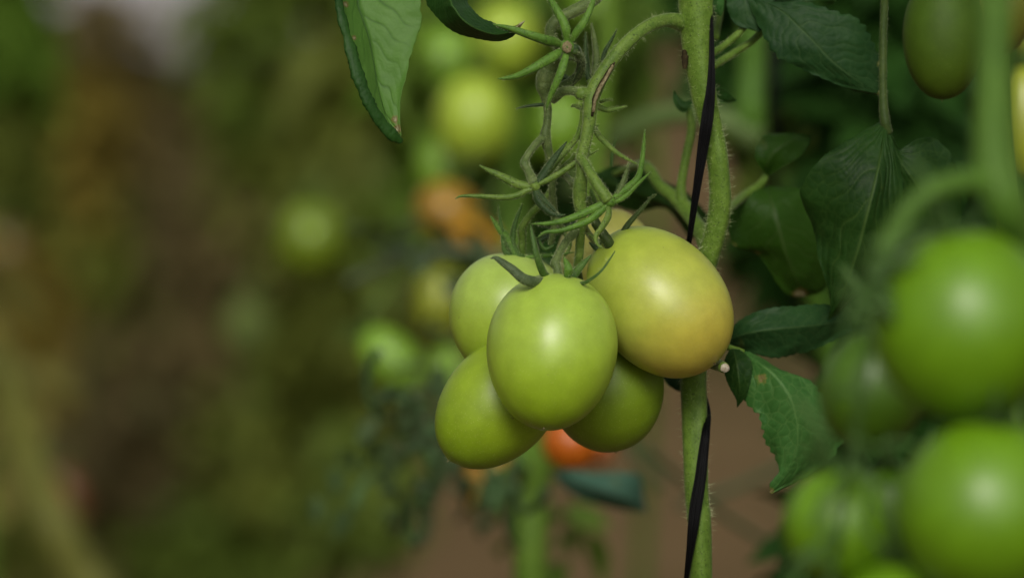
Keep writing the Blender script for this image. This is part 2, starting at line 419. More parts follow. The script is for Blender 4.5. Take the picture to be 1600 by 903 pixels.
def calyx(parent, sepals, centre, r, mat, dd, scar=False, seed=0, label=None, hair=True):
    m = MB(); c = P(centre[0], centre[1], dd); rr = S(r, dd)
    f = -np.array(FWD)
    c = np.array(c)
    tube(m, [(*(c-f*rr*.9), rr*.5), (*(c-f*rr*.3), rr*.95), (*(c+f*rr*.15), rr*.8)], n=10, sides=14, rough=.03)
    cy = m.build('calyx', mat, parent, label=label); fr = []
    for i, (pts, w, mt) in enumerate(sepals):
        o, t = sepal('sepal', pts, w, mt or mat, cy, seed=seed*13+i, dd=dd); fr.append(t)
    if scar:
        s = MB(); n = 24
        V = []; rg = np.random.default_rng(4)
        for ring in (1.0, .75, .45, .2):
            for j in range(n):
                a = 2*math.pi*j/n; w = .72*rr*ring*(1+rg.normal(0, .06))
                V.append(c+np.array([1, 0, 0])*math.cos(a)*w*.8+np.array(UPV)*math.sin(a)*w+f*(rr*.42+rr*.12*(1-ring)*rg.uniform(.2, 1.4)))
        V.append(c+f*rr*.45); F = []
        for q in range(3):
            for j in range(n): F.append((q*n+j, q*n+(j+1) % n, (q+1)*n+(j+1) % n, (q+1)*n+j))
        for j in range(n): F.append((3*n+j, 3*n+(j+1) % n, 4*n))
        for j in range(n):
            pass
        s.add(V, F); so = s.build('fruit_scar', M['scar'], cy)
        md = so.modifiers.new('depth', 'SOLIDIFY'); md.thickness = .0012; md.offset = -1
    if hair: hairs('hairs', cy, M['hair'], fr, 150*len(fr), .0002, .0011, rad=2.6e-5, seed=seed+77)
    return cy

exec_parts = []

# ================================================================== THE MAIN VINE
G_SEP = 'sepal'
vine = empty('tomato_vine', ground_at(1094, D0+.05), 'hairy green tomato vine in sharp focus, wound with black twine, holding the cluster', 'tomato vine')

# main stem : from two metres up down to the soil
stem_px = [(1092, -420, 60, 26), (1090, -200, 46, 27), (1087, -60, 38, 28), (1087, 0, 37, 28.5), (1088, 40, 37, 27), (1089, 75, 37, 24), (1095, 120, 37, 22), (1103, 165, 37, 20), (1114, 210, 38, 18.3), (1121, 250, 38, 17.6), (1125, 300, 40, 18), (1124, 330, 42, 18.8), (1118, 362, 44, 18.3), (1107, 400, 48, 18), (1094, 450, 54, 19), (1085, 520, 56, 21), (1083.5, 590, 52, 22.5), (1085, 650, 47, 22), (1088, 760, 42, 21), (1091, 805, 41, 20), (1095, 905, 40, 21.5)]
pts = pxp(stem_px)
pts = [(pts[0][0]+.03, pts[0][1]+.05, pts[0][2]+.75, .004)] + pts
b_ = pts[-1]
pts += [(b_[0]+.004, b_[1], b_[2]-.25, .0058), (b_[0]-.006, b_[1]+.02, b_[2]-.55, .0064), (b_[0]+.0, b_[1]+.02, -.01, .0075)]
mb = MB(); ST = tube(mb, pts, n=420, sides=28, ridges=.035, rough=.012, twist=.02, flat=.8)
main_stem = mb.build('main_stem', M['stem'], vine)
vis = [i for i in range(len(ST[0])) if P(0, 930).z < ST[0][i][2] < P(0, -60).z]
STV = tuple(x[vis[0]:vis[-1]] for x in ST)
# fine fuzz plus longer hairs
hairs('hairs', main_stem, M['hair'], [STV], 7000, .0002, .0006, rad=2.6e-5, seed=2)
hairs('long_hairs', main_stem, M['hair'], [STV], 1100, .0010, .0034, rad=3.9e-5, seed=3)
def flake(name, pts, w, mat, parent, depth=.0006, n=24, seed=0):
    q = spline(pxp([(p[0], p[1], p[2], 1) for p in pts]), n); C = q[:, :3]; T, N, B = frames(C); rg = np.random.default_rng(seed)
    u = np.linspace(0, 1, n); hw = S(w)/2*np.sin(np.pi*np.clip(u, .04, .97))**.6*(1+rg.normal(0, .12, n)); V = []; xs = (-1, -.5, 0, .5, 1)
    for i in range(n):
        for x in xs: V.append(C[i]+B[i]*hw[i]*x+N[i]*(depth*(1-x*x)+rg.normal(0, .00008)))
    F = [(i*5+j, i*5+j+5, i*5+j+6, i*5+j+1) for i in range(n-1) for j in range(4)]
    m = MB(); m.add(V, F); o = m.build(name, mat, parent); s = o.modifiers.new('t', 'SOLIDIFY'); s.thickness = .0005; s.offset = -1; return o
flake('scar', [(1069, 78, 32), (1070, 92, 32), (1070, 108, 32)], 8, M['darkscar'], main_stem, seed=3)
# pruned stub with its pale cut face
m = MB(); tube(m, pxp([(1088, 556, 44, 10), (1108, 566, 34, 9), (1124, 571, 24, 9), (1131, 574, 15, 8.5)]), n=22, sides=16, rough=.04)
stub = m.build('pruned_stub', M['truss'], vine)
m = MB(); tube(m, pxp([(1132.2, 574.4, 12.6, 6.2), (1133.0, 574.9, 11.6, 6.0), (1133.1, 575, 11.3, 4)]), n=8, sides=16, rough=.2, seed=4)
m.build('cut_face', M['cut'], stub)

# ---- truss stalk carrying the cluster
m = MB(); tr = []
tr.append(tube(m, pxp([(1092, 62, 44, 14), (1078, 44, 40, 15), (1062, 35, 36.5, 13.5), (1042, 32, 31, 10.8), (1020, 38, 25, 10.5), (998, 51, 20, 10.3), (976, 71, 16, 10.5), (955, 96, 13, 11), (938, 122, 11, 12), (926, 148, 9, 13), (922, 171, 8, 11.3), (920, 193, 8, 10.2), (916, 215, 8, 9.4), (911, 237, 8, 9.5), (908, 250, 8, 9), (909, 270, 8, 9), (906, 294, 9, 11), (906, 316, 10, 10.5), (909, 339, 10, 7.5), (907, 361, 12, 7.5), (906, 383, 14, 7), (904, 405, 16, 7), (900, 425, 22, 6.5)]), n=150, sides=18, rough=.02, ridges=.03))
tr.append(tube(m, pxp([(924, 146, 10, 9), (908, 147, 8, 10.5), (903, 147, 7, 8)]), n=14, sides=14, rough=.03))
truss = m.build('truss_stalk', M['truss'], vine)
sc_ = flake('split_scar', [(962, 94, 12), (949, 116, 7.8), (936, 138, 5.6), (928, 158, 5.6), (925, 182, 5.6)], 6.0, M['darkscar'], truss, depth=.0001, seed=8)
flake('dry_fibre', [(959, 100, 11), (949, 118, 7.2), (937, 139, 5.0), (930, 158, 5.2), (927, 176, 5.2)], 3.0, M['scar'], sc_, depth=.0003, seed=9)
hairs('hairs', truss, M['hair'], tr, 4200, .0002, .0006, rad=2.6e-5, seed=5)
hairs('long_hairs', truss, M['hair'], tr, 620, .0010, .0030, rad=3.9e-5, seed=6)

def stalk(name, pts, mat, parent, seed=0, n=None, hair=150, rough=.04, dd=0, lmax=.0012, label=None):
    m = MB(); t = tube(m, pxp(pts, dd), n=n or len(pts)*9, sides=14, rough=rough, seed=seed, ridges=.03)
    o = m.build(name, mat, parent, label=label)
    if hair: hairs('hairs', o, M['hair'], [t], int(hair*2.2), .0002, lmax*1.1, rad=2.8e-5, seed=seed+40)
    return o
# back stalk with its fuzzy swelling, running down behind the star calyx
stalk('side_stalk', [(1010, -60, 40, 10), (960, -30, 34, 10), (935, -6, 30, 9.5), (912, 10, 27, 9.5), (888, 22, 25, 9.5), (868, 34, 24, 9.5), (860, 48, 24, 8.5), (862, 62, 24, 7.5), (872, 72, 20, 7)], M['fuzzy'], vine, 1, hair=420, lmax=.0016)
stalk('side_stalk', [(879, 78, 14, 6), (870, 92, 20, 10), (861, 105, 24, 14), (853, 122, 25, 15.5), (850, 138, 25, 12.5), (852, 152, 25, 7.5), (856, 172, 25, 6.3), (855, 193, 25, 6.3), (852, 212, 25, 8.5), (855, 228, 26, 7.5), (860, 250, 28, 5.8), (864, 275, 30, 5.5), (863, 300, 32, 5.5), (866, 330, 34, 5), (865, 360, 36, 5), (860, 382, 38, 4.5)], M['fuzzy'], vine, 2, hair=500, lmax=.0014)
stalk('pedicel', [(852, 214, 25, 7), (841, 222, 22, 6), (829, 236, 18, 5.6), (821, 250, 16, 6.2), (820, 257, 15, 7.3), (825, 266, 14, 6.2), (831, 279, 12, 8), (834, 288, 11, 9)], M['fuzzy'], vine, 3, hair=220)
stalk('pedicel', [(906, 246, 6, 8), (914, 256, 2, 7), (923, 272, -1, 7.5), (933, 289, -3, 8.5), (943, 303, -4, 9.5), (950, 313, -4, 10)], M['truss'], vine, 4, hair=220)
stalk('pedicel', [(906, 146, 8, 7.5), (893, 142, 10, 7), (880, 143, 12, 7), (870, 150, 14, 8), (864, 157, 17, 6)], M['fuzzy'], vine, 5, hair=220)
stalk('pedicel', [(897, 80, 4, 6), (906, 90, 10, 7), (908, 104, 16, 7), (902, 118, 20, 6.5), (890, 130, 22, 8), (876, 140, 24, 9), (866, 152, 25, 6)], M['darkstem'], vine, 6, hair=260)
stalk('pedicel', [(911, 170, 14, 4), (909, 190, 15, 4), (903, 212, 16, 4.3), (890, 230, 17, 4.3), (874, 248, 17, 4.6), (860, 266, 16, 5), (846, 280, 14, 6)], M['truss'], vine, 7, hair=180)
stalk('pedicel', [(868, 262, 34, 4.5), (885, 276, 30, 5), (897, 290, 22, 5)], M['fuzzy'], vine, 8, hair=60)
stalk('pedicel', [(872, 270, 30, 5), (880, 262, 24, 4.5), (893, 250, 18, 4.5), (902, 238, 14, 5)], M['truss'], vine, 9, hair=60)

# ---- empty calyxes (their fruit already picked)
c0 = calyx(vine, [
    ([(877, 72, 0), (868, 68, -3), (855, 64.5, -5), (825, 55, -7), (795, 45, -6), (769, 38.5, -4)], 17, None),
    ([(878, 80, 0), (870, 86, -3), (855, 95, -5), (832, 108, -7), (805, 120, -6), (777, 124, -5)], 16.5, None),
    ([(886, 67, 0), (884, 50, -2), (880, 36, -2), (868, 14, 0), (857, -4, 3), (850, -18, 6)], 16, None),
    ([(893, 66, 0), (899, 54, -2), (911, 38, -3), (921, 18, -2), (928, 0, 0), (932, -14, 2)], 13, None),
    ([(893, 72, 0), (902, 76, 0), (908, 86, 4), (908, 104, 9), (900, 122, 13), (895, 132, 16)], 12, M['sepal_dark']),
    ([(885, 82, 0), (881, 98, -2), (874, 118, -3), (865, 138, -2), (857, 158, 0), (853, 174, 2)], 13.5, None)],
    (886, 74), 13.5, M['sepal_pale'], 4, scar=True, seed=1, label='star-shaped empty calyx with a corky brown scar')
c1 = calyx(vine, [
    ([(832, 291), (822, 291), (806, 287), (782, 275), (762, 266), (748, 258.5)], 14.5, None),
    ([(832, 296), (822, 299), (807, 306), (785, 309), (750, 307), (722, 306.5), (711, 311)], 9.5, None),
    ([(838, 286), (846, 276), (856, 261), (869, 243), (886, 221)], 14, M['sepal_dark']),
    ([(842, 288), (855, 283), (875, 272), (897, 257), (915, 245), (936, 234)], 10.5, None),
    ([(835, 296), (838, 308), (844, 319), (858, 332), (872, 337), (884, 336)], 12, M['sepal_dark']),
    ([(838, 296), (846, 306), (856, 318), (866, 328), (874, 342)], 8, M['sepal_dark'])],
    (836, 291), 9, M['truss'], 10, seed=2, label='empty calyx with two long sepals reaching left')
c2 = calyx(vine, [
    ([(948, 315), (938, 321), (920, 330), (890, 342), (860, 349), (829, 350)], 13, None),
    ([(949, 320), (941, 329), (925, 342), (905, 352), (875, 361), (852, 363), (840, 371)], 11, None),
    ([(952, 320), (951, 338), (941, 356), (932, 368), (933, 380), (941, 388)], 11, M['truss']),
    ([(958, 310), (966, 303), (981, 292), (997, 276), (1003, 250), (1006, 222), (1007.5, 202)], 10.5, None),
    ([(960, 316), (968, 312), (981, 303), (998, 286), (1018, 268)], 8, None),
    ([(966, 304), (972, 290), (978, 274), (983, 254)], 8.5, M['fuzzy'])],
    (953, 315), 10, M['sepal_pale'], -4, seed=3, label='pale star-shaped empty calyx over the blushing fruit')
c3 = calyx(vine, [
    ([(922, 170), (934, 168), (950, 172), (964, 170), (980, 166)], 9, None),
    ([(925, 162), (937, 160), (948, 157), (958, 156.5)], 4.5, None),
    ([(908, 170), (901, 166), (896, 165), (892, 168)], 6, None),
    ([(924, 188), (933, 208), (947, 224), (966, 240), (985, 251), (1000, 259)], 8.5, None),
    ([(858, 162), (846, 164), (826, 166), (806, 170)], 5, M['sepal_dark'])],
    (915, 165), 7, M['truss'], 24, seed=4, label='small dark empty calyx tucked behind the fork of the stalk')
c4 = calyx(vine, [
    ([(921, 128), (918, 108), (916, 82), (915, 50)], 10.5, M['sepal_dark']),
    ([(927, 118), (931, 92), (928, 62), (924, 36)], 12, M['fuzzy']),
    ([(940, 98), (946, 80), (956, 62), (964, 46)], 6, M['sepal_dark'])],
    (922, 128), 6, M['truss'], 26, seed=5, label='narrow upright sepals behind the arching stalk')
sepal('sepal', [(955, 262), (956, 245), (959, 228), (964, 216)], 5, M['sepal'], c3, seed=9, dd=60)
sepal('sepal', [(886, 232), (900, 218), (915, 206), (936, 196)], 5, M['sepal_dark'], c3, seed=10, dd=40)

c5 = calyx(vine, [
    ([(878, 356), (868, 340), (862, 322), (866, 304)], 9, None),
    ([(880, 360), (894, 350), (903, 336), (918, 328)], 8, M['sepal_dark']),
    ([(876, 362), (860, 368), (844, 378), (834, 392)], 8, M['sepal_dark']),
    ([(882, 364), (890, 378), (888, 392), (880, 404)], 8, None),
    ([(876, 358), (862, 352), (846, 352), (838, 346)], 7, M['sepal_dark'])],
    (879, 360), 7, M['truss'], 42, seed=9, label='small dark empty calyx deep behind the stalks')
c6 = calyx(vine, [
    ([(872, 112), (884, 122), (898, 126), (910, 120)], 9, M['sepal_dark']),
    ([(870, 116), (880, 132), (892, 140), (902, 152)], 8, M['sepal_dark']),
    ([(868, 110), (876, 98), (892, 92), (902, 98)], 8, None)],
    (868, 114), 7, M['darkstem'], 34, seed=10, label='shaded sepals under the star-shaped calyx')
stalk('pedicel', [(866, 330, 34, 4.5), (872, 346, 38, 5), (879, 360, 41, 6)], M['fuzzy'], vine, 12, hair=60)
sepal('sepal', [(866, 384), (854, 390), (846, 384), (842, 372)], 6, M['sepal'], c5, seed=31, dd=30)
sepal('sepal', [(836, 398), (842, 384), (852, 372), (862, 366)], 6, M['sepal_dark'], c5, seed=32, dd=50)

# ================================================================== THE CLUSTER
GRP = 'fruits of the sharp cluster in the middle'
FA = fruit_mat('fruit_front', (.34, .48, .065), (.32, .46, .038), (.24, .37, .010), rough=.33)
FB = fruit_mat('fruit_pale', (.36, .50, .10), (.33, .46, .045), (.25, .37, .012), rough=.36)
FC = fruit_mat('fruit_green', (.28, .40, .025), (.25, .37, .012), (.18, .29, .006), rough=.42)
FD = fruit_mat('fruit_shaded', (.17, .27, .012), (.17, .27, .008), (.15, .23, .006), rough=.45)  # shade from the neighbouring fruits put into the base colour
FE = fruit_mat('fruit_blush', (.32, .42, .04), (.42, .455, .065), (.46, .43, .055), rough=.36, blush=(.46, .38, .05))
FF = fruit_mat('fruit_yellow', (.38, .38, .075), (.38, .36, .075), (.36, .30, .05), rough=.4)
tA, topA, axA = tomato(862.5, 549.5, -6, 126, 103, (.11, 1), FA, 'light green tomato frontmost in the middle of the sharp cluster', GRP, tilt=-.36, egg=-.03, seed=1)
tB, topB, axB = tomato(797, 494, 46, 102, 95, (.02, 1), FB, 'pale green tomato at the back left of the sharp cluster', GRP, tilt=-.15, egg=.0, seed=2)
tC, topC, axC = tomato(776, 632, 28, 113, 86, (.66, .76), FC, 'green tomato at the lower left of the sharp cluster, its pointed tip aimed down left', GRP, tilt=-.1, egg=-.02, nip=.02, seed=3)
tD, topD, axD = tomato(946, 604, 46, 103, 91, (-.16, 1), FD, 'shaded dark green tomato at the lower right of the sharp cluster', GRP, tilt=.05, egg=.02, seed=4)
tE, topE, axE = tomato(1029, 470, 20, 134, 100, (-.66, .75), FE, 'largest tomato of the sharp cluster, yellow green with a peach blush', GRP, tilt=-.28, egg=.08, seed=5)
tF, topF, axF = tomato(948, 410, 86, 88, 80, (-.1, 1), FF, 'yellowish tomato mostly hidden behind the blushing one of the sharp cluster', GRP, tilt=.1, seed=6)
# A
m = stalk('pedicel', [(904, 352, 12, 7), (897, 364, 10, 7), (885, 377, 6, 6.3), (875, 393, 2, 6.2), (870, 405, -1, 7), (868, 412, -2, 8), (871, 420, -3, 6.8), (872, 432, -4, 7.5)], M['fuzzy'], tA, 21, hair=260)
calyx(tA, [
    ([(858, 434, -6), (850, 426, -10), (841, 403, -14), (835, 377, -14), (829, 351, -12)], 13.5, None),
    ([(850, 440, -10), (836, 441, -17), (818, 435, -20), (800, 420, -20), (783, 408, -19), (773, 402, -18), (766, 404, -17)], 18, M['sepal_grey']),
    ([(884, 436, -6), (892, 433, -6), (899, 426, -6), (909, 414, -6), (924, 398, -4)], 15, M['sepal']),
    ([(886, 434, -10), (888, 422, -12), (885, 411, -11), (881, 402, -10)], 15, M['sepal_pale']),
    ([(893, 442, -2), (910, 442, -12), (926, 433, -16), (940, 421, -17), (952, 405, -16), (961, 392, -14)], 6.5, None)],
    (871, 434), 10, M['sepal'], -2, seed=6)
# B
stalk('pedicel', [(864, 292, 34, 5), (856, 306, 34, 5.5), (842, 322, 36, 5.6), (828, 337, 38, 5.6), (818, 352, 39, 5.8), (815, 361, 40, 7.2), (816, 372, 41, 5.6), (815, 390, 42, 6.5), (813, 404, 44, 8)], M['truss'], tB, 22, hair=220)
calyx(tB, [
    ([(812, 404), (805, 395), (794, 374), (780, 357), (766, 337)], 16.5, M['sepal_pale']),
    ([(800, 396), (788, 372), (782, 350), (780, 335), (779, 318)], 6, None),
    ([(812, 402), (801, 384), (801, 366), (806, 344), (816, 318)], 10, None),
    ([(800, 400), (790, 392), (786, 378), (783, 366)], 10, None),
    ([(822, 402), (845, 400), (870, 398), (899, 394)], 5.5, M['sepal_pale'])],
    (813, 405), 10, M['sepal'], 38, seed=7)
# C, D : attached behind the front fruit
stalk('pedicel', [(901, 418, 24, 6), (885, 450, 40, 6), (866, 500, 44, 6), (856, 535, 38, 6)], M['truss'], tC, 23, hair=0)
calyx_auto(tC, topC, axC, .014, M['sepal'], seed=3)
stalk('pedicel', [(902, 420, 24, 6), (908, 450, 44, 6), (914, 480, 50, 6), (926, 508, 48, 6)], M['truss'], tD, 24, hair=0)
calyx_auto(tD, topD, axD, .013, M['sepal'], seed=4)
# E
stalk('pedicel', [(916, 310, 10, 7), (922, 328, 12, 7), (931, 349, 12, 7.5), (941, 364, 12, 8), (950, 378, 12, 8.5), (955, 388, 14, 8)], M['darkstem'], tE, 25, hair=160)
calyx(tE, [
    ([(958, 392), (968, 372), (980, 352), (991, 339), (1007, 321), (1020, 306), (1026, 305)], 9.5, None),
    ([(950, 392), (938, 381), (928, 372), (917, 364)], 11, M['truss']),
    ([(950, 396), (936, 392), (926, 384), (920, 378)], 10, M['sepal_dark']),
    ([(958, 388), (966, 378), (972, 372), (980, 362)], 9, None)],
    (953, 390), 9, M['darkstem'], 18, seed=8)
stalk('pedicel', [(908, 340, 20, 5), (918, 362, 40, 5), (934, 385, 66, 5.5), (941, 400, 78, 6)], M['truss'], tF, 26, hair=0)
calyx_auto(tF, topF, axF, .012, M['sepal'], seed=6)
# fine down on the fruits, seen as a pale rim
def down(root, px, py, d, seed, n=1100):
    fr = [o for o in root.children if o.name.startswith('fruit')][0]; me = fr.data; rg = np.random.default_rng(seed); mb = MB()
    off = np.array(root.location); nv = len(me.vertices); rad = 2.2e-5
    co = np.empty(nv*3); me.vertices.foreach_get('co', co); co = co.reshape(-1, 3)
    no = np.empty(nv*3); me.vertices.foreach_get('normal', no); no = no.reshape(-1, 3)
    for i in rg.choice(nv, n):
        nn = no[i]; p = co[i]+rg.normal(0, .0004, 3)+off; d_ = nn+rg.normal(0, .35, 3); d_ /= np.linalg.norm(d_)
        L = rg.uniform(.00025, .0006); e1 = np.cross(d_, [0.3, .5, .8]); e1 /= np.linalg.norm(e1); e2 = np.cross(d_, e1)
        V = [p+rad*(np.cos(q*2.094)*e1+np.sin(q*2.094)*e2)-nn*.0002 for q in range(3)]+[p+d_*L]
        mb.add(V, [(0, 1, 3), (1, 2, 3), (2, 0, 3)])
    o = mb.build('down', M['hair'], fr, smooth=False); o['kind'] = 'stuff'
for i, t in enumerate((tA, tB, tC, tD, tE)): down(t, 0, 0, 0, 100+i)

# ================================================================== BLACK TWINE
def ribbon(name, rows, mat, parent=None, thick=.0007, n=240, folds=3, seed=0):
    """rows (px,py,d,full width px): a narrow folded flat band"""
    q = spline([(*P(a, b, c), S(w, c)) for a, b, c, w in rows] if not isinstance(rows[0], Vector) else rows, n)
    C = q[:, :3]; hw = q[:, 3]/2; T, N, B = frames(C); k = 13; xs = np.linspace(-1, 1, k); V = []; A = []
    rg = np.random.default_rng(seed)
    for i in range(n):
        for x in xs:
            V.append(C[i]+B[i]*x*hw[i]+N[i]*(thick*(.55*math.cos(x*math.pi*folds+i*.02)+.9*(1-x*x)))); A.append(x*1.6+.02*i/n)
        for x in xs[::-1]:
            V.append(C[i]+B[i]*x*hw[i]-N[i]*thick*(.4+.6*(1-x*x))); A.append(x*1.6+3)
    kk = 2*k; F = []
    for i in range(n-1):
        for j in range(kk):
            a = i*kk+j; b = i*kk+(j+1) % kk; F.append((a, b, b+kk, a+kk))
    F.append(tuple(range(kk))[::-1]); F.append(tuple((n-1)*kk+j for j in range(kk)))
    mb = MB(); mb.add(V, F, A); return mb.build(name, mat, parent, attr='fibre')
tw = ribbon('twine', [(1086, -300, 58, 8), (1078, -180, 56, 8), (1092, -80, 50, 7), (1106, -10, 42, 6), (1111, 25, 34, 5), (1112, 60, 31.5, 7.5), (1112, 100, 29, 10), (1110.5, 140, 28, 14.5), (1107, 170, 28, 18.5), (1103, 200, 28, 19), (1098.5, 230, 29, 17.5), (1091, 280, 30, 13.5), (1083.5, 330, 32, 10.5), (1077, 375, 36, 8.5), (1069, 425, 50, 8), (1062, 470, 62, 8), (1066, 530, 68, 9), (1090, 590, 66, 9), (1105.5, 640, 50, 9), (1103, 674, 36, 15), (1098.5, 712, 33.5, 19.5), (1094, 750, 32.5, 22), (1087.5, 788, 32, 23.5), (1082.5, 826, 32, 20), (1077.5, 864, 34, 13.5), (1072.5, 903, 38, 8), (1070, 940, 48, 8), (1078, 990, 58, 9)], M['twine'], seed=1)
tag(tw, 'flat black twine wound in a spiral around the sharp hairy stem', 'twine')

# ================================================================== SIDE SHOOT behind the stem
sh = [('side_shoot', [(1108, 398, 60, 13), (1096, 364, 72, 12.5), (1081, 341, 84, 12), (1067, 321, 92, 12.5), (1050, 305, 98, 10.5), (1030, 289, 104, 9.5), (1014, 264, 112, 9), (1002, 258, 124, 8), (985, 262, 145, 6), (960, 272, 158, 4)], 'stem'),
      ('side_shoot', [(1067, 321, 92, 10), (1064, 300, 92, 8), (1066, 278, 92, 7), (1073, 240, 92, 6.8), (1080, 205, 92, 6.6), (1078, 180, 92, 5.5), (1076, 170, 92, 5)], 'stem')]
for i, (nm, p, mt) in enumerate(sh): stalk(nm, p, M[mt], vine, 60+i, hair=120)
leaf('leaf', [(1076, 172, 92), (1066, 176, 90), (1056, 168, 84), (1051, 156, 82), (1052, 142, 84)], [(1076, 172, 92), (1070, 170, 88), (1062, 165, 84), (1056, 155, 82), (1052, 142, 84)], [(1078, 171, 92), (1082, 158, 96), (1070, 160, 92), (1060, 152, 88), (1052, 142, 84)], M['leaf_mid'], vine, nu=40, nv=24, cup=.25, seed=3)
leaf('leaf', [(1098, 142, 92), (1110, 138, 88), (1128, 138, 86), (1142, 148, 88), (1152, 158, 92)], [(1098, 148, 92), (1112, 148, 88), (1128, 152, 87), (1140, 156, 88), (1152, 158, 92)], [(1098, 152, 92), (1112, 156, 90), (1128, 162, 90), (1140, 162, 92), (1152, 158, 92)], M['leaf_mid'], vine, nu=40, nv=24, cup=.2, seed=4)
leaf('leaf', [(930, 272, 160), (960, 258, 158), (1000, 262, 156), (1040, 282, 156), (1080, 305, 158), (1118, 350, 165)], [(930, 275, 160), (965, 290, 158), (1005, 305, 158), (1045, 322, 158), (1085, 345, 160), (1118, 352, 165)], [(930, 280, 160), (950, 310, 165), (990, 332, 168), (1040, 326, 168), (1080, 372, 168), (1118, 362, 165)], M['leaf_deep'], vine, nu=70, nv=40, cup=.05, seed=5, label='dark drooping leaf behind the side shoot')

# ================================================================== LEAVES
# pale leaf at the top left with its dark rolled margin
L1 = leaf('leaf', [(604, -150, 50), (560, -110, 30), (530, -60, 12), (533, 0, 4), (538, 32, 2), (548, 70, 0), (561, 120, -2), (578, 162, -2), (598, 192, 0), (612, 205, 1), (624, 210, 2)],
          [(604, -150, 50), (585, -110, 34), (566, -60, 22), (558, 0, 16), (566, 30, 14), (576, 60, 12), (584, 100, 11), (591, 140, 9), (600, 172, 7), (610, 195, 5), (625, 212, 3)],
          [(604, -150, 50), (640, -110, 40), (662, -60, 24), (663, 0, 14), (661, 32, 12), (652, 58, 11), (645, 84, 9), (637, 118, 8), (627, 150, 6), (625, 182, 5), (627, 214, 3)],
          M['leaf_pale'], vine, nu=190, nv=96, cup=0.0, ripple=1.0, nlat=7, seed=11, serr=.03, vw=1.5, bulge=.35, label='pale green leaf at the top left with a dark rolled margin and dry tip', veinh=.5, dry=[(617, 187, 4, 7, .55), (621, 202, 3, 9, .6), (540, 8, 8, 6, .6), (553, 60, 4, 5, .6), (562, 112, 2, 5, .5)])
m = MB(); t = tube(m, pxp([(546, -100, 22, 8), (527, -50, 8, 8), (529, 0, 0, 6.5), (535, 32, -3, 7.5), (546, 70, -4, 8.5), (560, 120, -6, 10), (577, 162, -6, 9.5), (596, 192, -4, 8.5), (612, 210, -2, 8), (623, 219, 0, 6), (628, 221, 1, 4)]), n=110, sides=22, rough=.22, ridges=.0, seed=3, flat=.45)
rm = m.build('rolled_margin', M['leaf_dark'], L1)
# dark rolled leaf beside it
L2 = leaf('leaf', [(676, -120, 30), (650, -60, 20), (664, 0, 10), (676, 21, 6), (691, 38, 3), (713, 52, 2), (738, 60, 2), (765, 64.5, 3), (785, 64, 4), (803, 56, 5), (820, 33, 6)],
          [(680, -120, 30), (700, -60, 0), (704, 0, -10), (712, 16, -12), (722, 30, -12), (738, 42, -11), (756, 50, -9), (772, 54, -6), (786, 53, -3), (800, 48, 0), (820, 33, 6)],
          [(690, -120, 30), (730, -60, 14), (731, 0, 6), (737, 13, 2), (746, 22, 1), (757, 30, 1), (768, 34, 1), (780, 40, 2), (792, 41, 3), (804, 41, 4), (820, 33, 6)],
          M['leaf_dark'], vine, nu=150, nv=70, nlat=10, seed=12, cup=0, ripple=.7, label='dark rolled leaf curling right with a dry brown tip', dry=[(818, 35, 5, 12, 1.0), (808, 44, 4, 5, .6)])
# upper right dark leaf
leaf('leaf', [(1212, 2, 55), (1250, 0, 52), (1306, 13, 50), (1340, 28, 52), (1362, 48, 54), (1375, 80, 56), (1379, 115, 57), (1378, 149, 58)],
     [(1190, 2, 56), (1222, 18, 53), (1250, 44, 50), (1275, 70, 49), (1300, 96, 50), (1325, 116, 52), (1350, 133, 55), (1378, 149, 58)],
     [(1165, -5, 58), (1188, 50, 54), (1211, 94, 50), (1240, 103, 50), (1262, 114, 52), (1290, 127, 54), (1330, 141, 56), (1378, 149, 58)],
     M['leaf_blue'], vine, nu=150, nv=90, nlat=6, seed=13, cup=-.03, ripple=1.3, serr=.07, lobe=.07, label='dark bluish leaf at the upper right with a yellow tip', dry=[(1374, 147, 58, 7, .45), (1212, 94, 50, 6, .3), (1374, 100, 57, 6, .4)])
leaf('leaf', [(1150, -40, 66), (1140, -15, 62), (1134, 5, 58), (1137, 22, 58), (1150, 40, 58), (1186, 50, 58)], [(1150, -40, 66), (1160, -10, 60), (1165, 10, 58), (1170, 26, 58), (1178, 38, 58), (1186, 50, 58)], [(1150, -40, 66), (1190, -20, 62), (1215, 5, 60), (1220, 25, 60), (1205, 42, 60), (1186, 50, 58)], M['leaf_blue'], vine, nu=60, nv=50, nlat=4, seed=14)
leaf('leaf', [(1110, -30, 60), (1113, 0, 56), (1116, 18, 55), (1126, 26, 56)], [(1118, -30, 60), (1121, 0, 54), (1123, 16, 54), (1126, 26, 56)], [(1128, -30, 60), (1131, 0, 56), (1131, 14, 56), (1126, 26, 56)], M['leaf_mid'], vine, nu=40, nv=24, nlat=4, seed=15)
leaf('leaf', [(1225, -30, 70), (1235, 0, 66), (1262, 14, 66), (1300, 8, 70)], [(1240, -30, 70), (1255, -6, 66), (1275, 2, 66), (1300, 8, 70)], [(1280, -30, 70), (1300, -14, 68), (1308, -2, 68), (1300, 8, 70)], M['leaf_deep'], vine, nu=50, nv=40, nlat=4, seed=16)
# petioles at upper right
stalk('petiole', [(1112, 85, 50, 5.5), (1128, 74, 56, 5.5), (1148, 58, 60, 5.5), (1170, 36, 62, 5), (1192, 12, 60, 4.5)], M['stem'], vine, 30, hair=90)
stalk('petiole', [(1114, 104, 48, 6), (1130, 94, 56, 6), (1152, 80, 64, 6), (1178, 62, 72, 5.5), (1205, 30, 74, 5)], M['stem'], vine, 31, hair=90)
stalk('petiole', [(1118, 60, 70, 6), (1124, 20, 80, 6), (1128, -40, 90, 6)], M['stem'], vine, 32, hair=0)
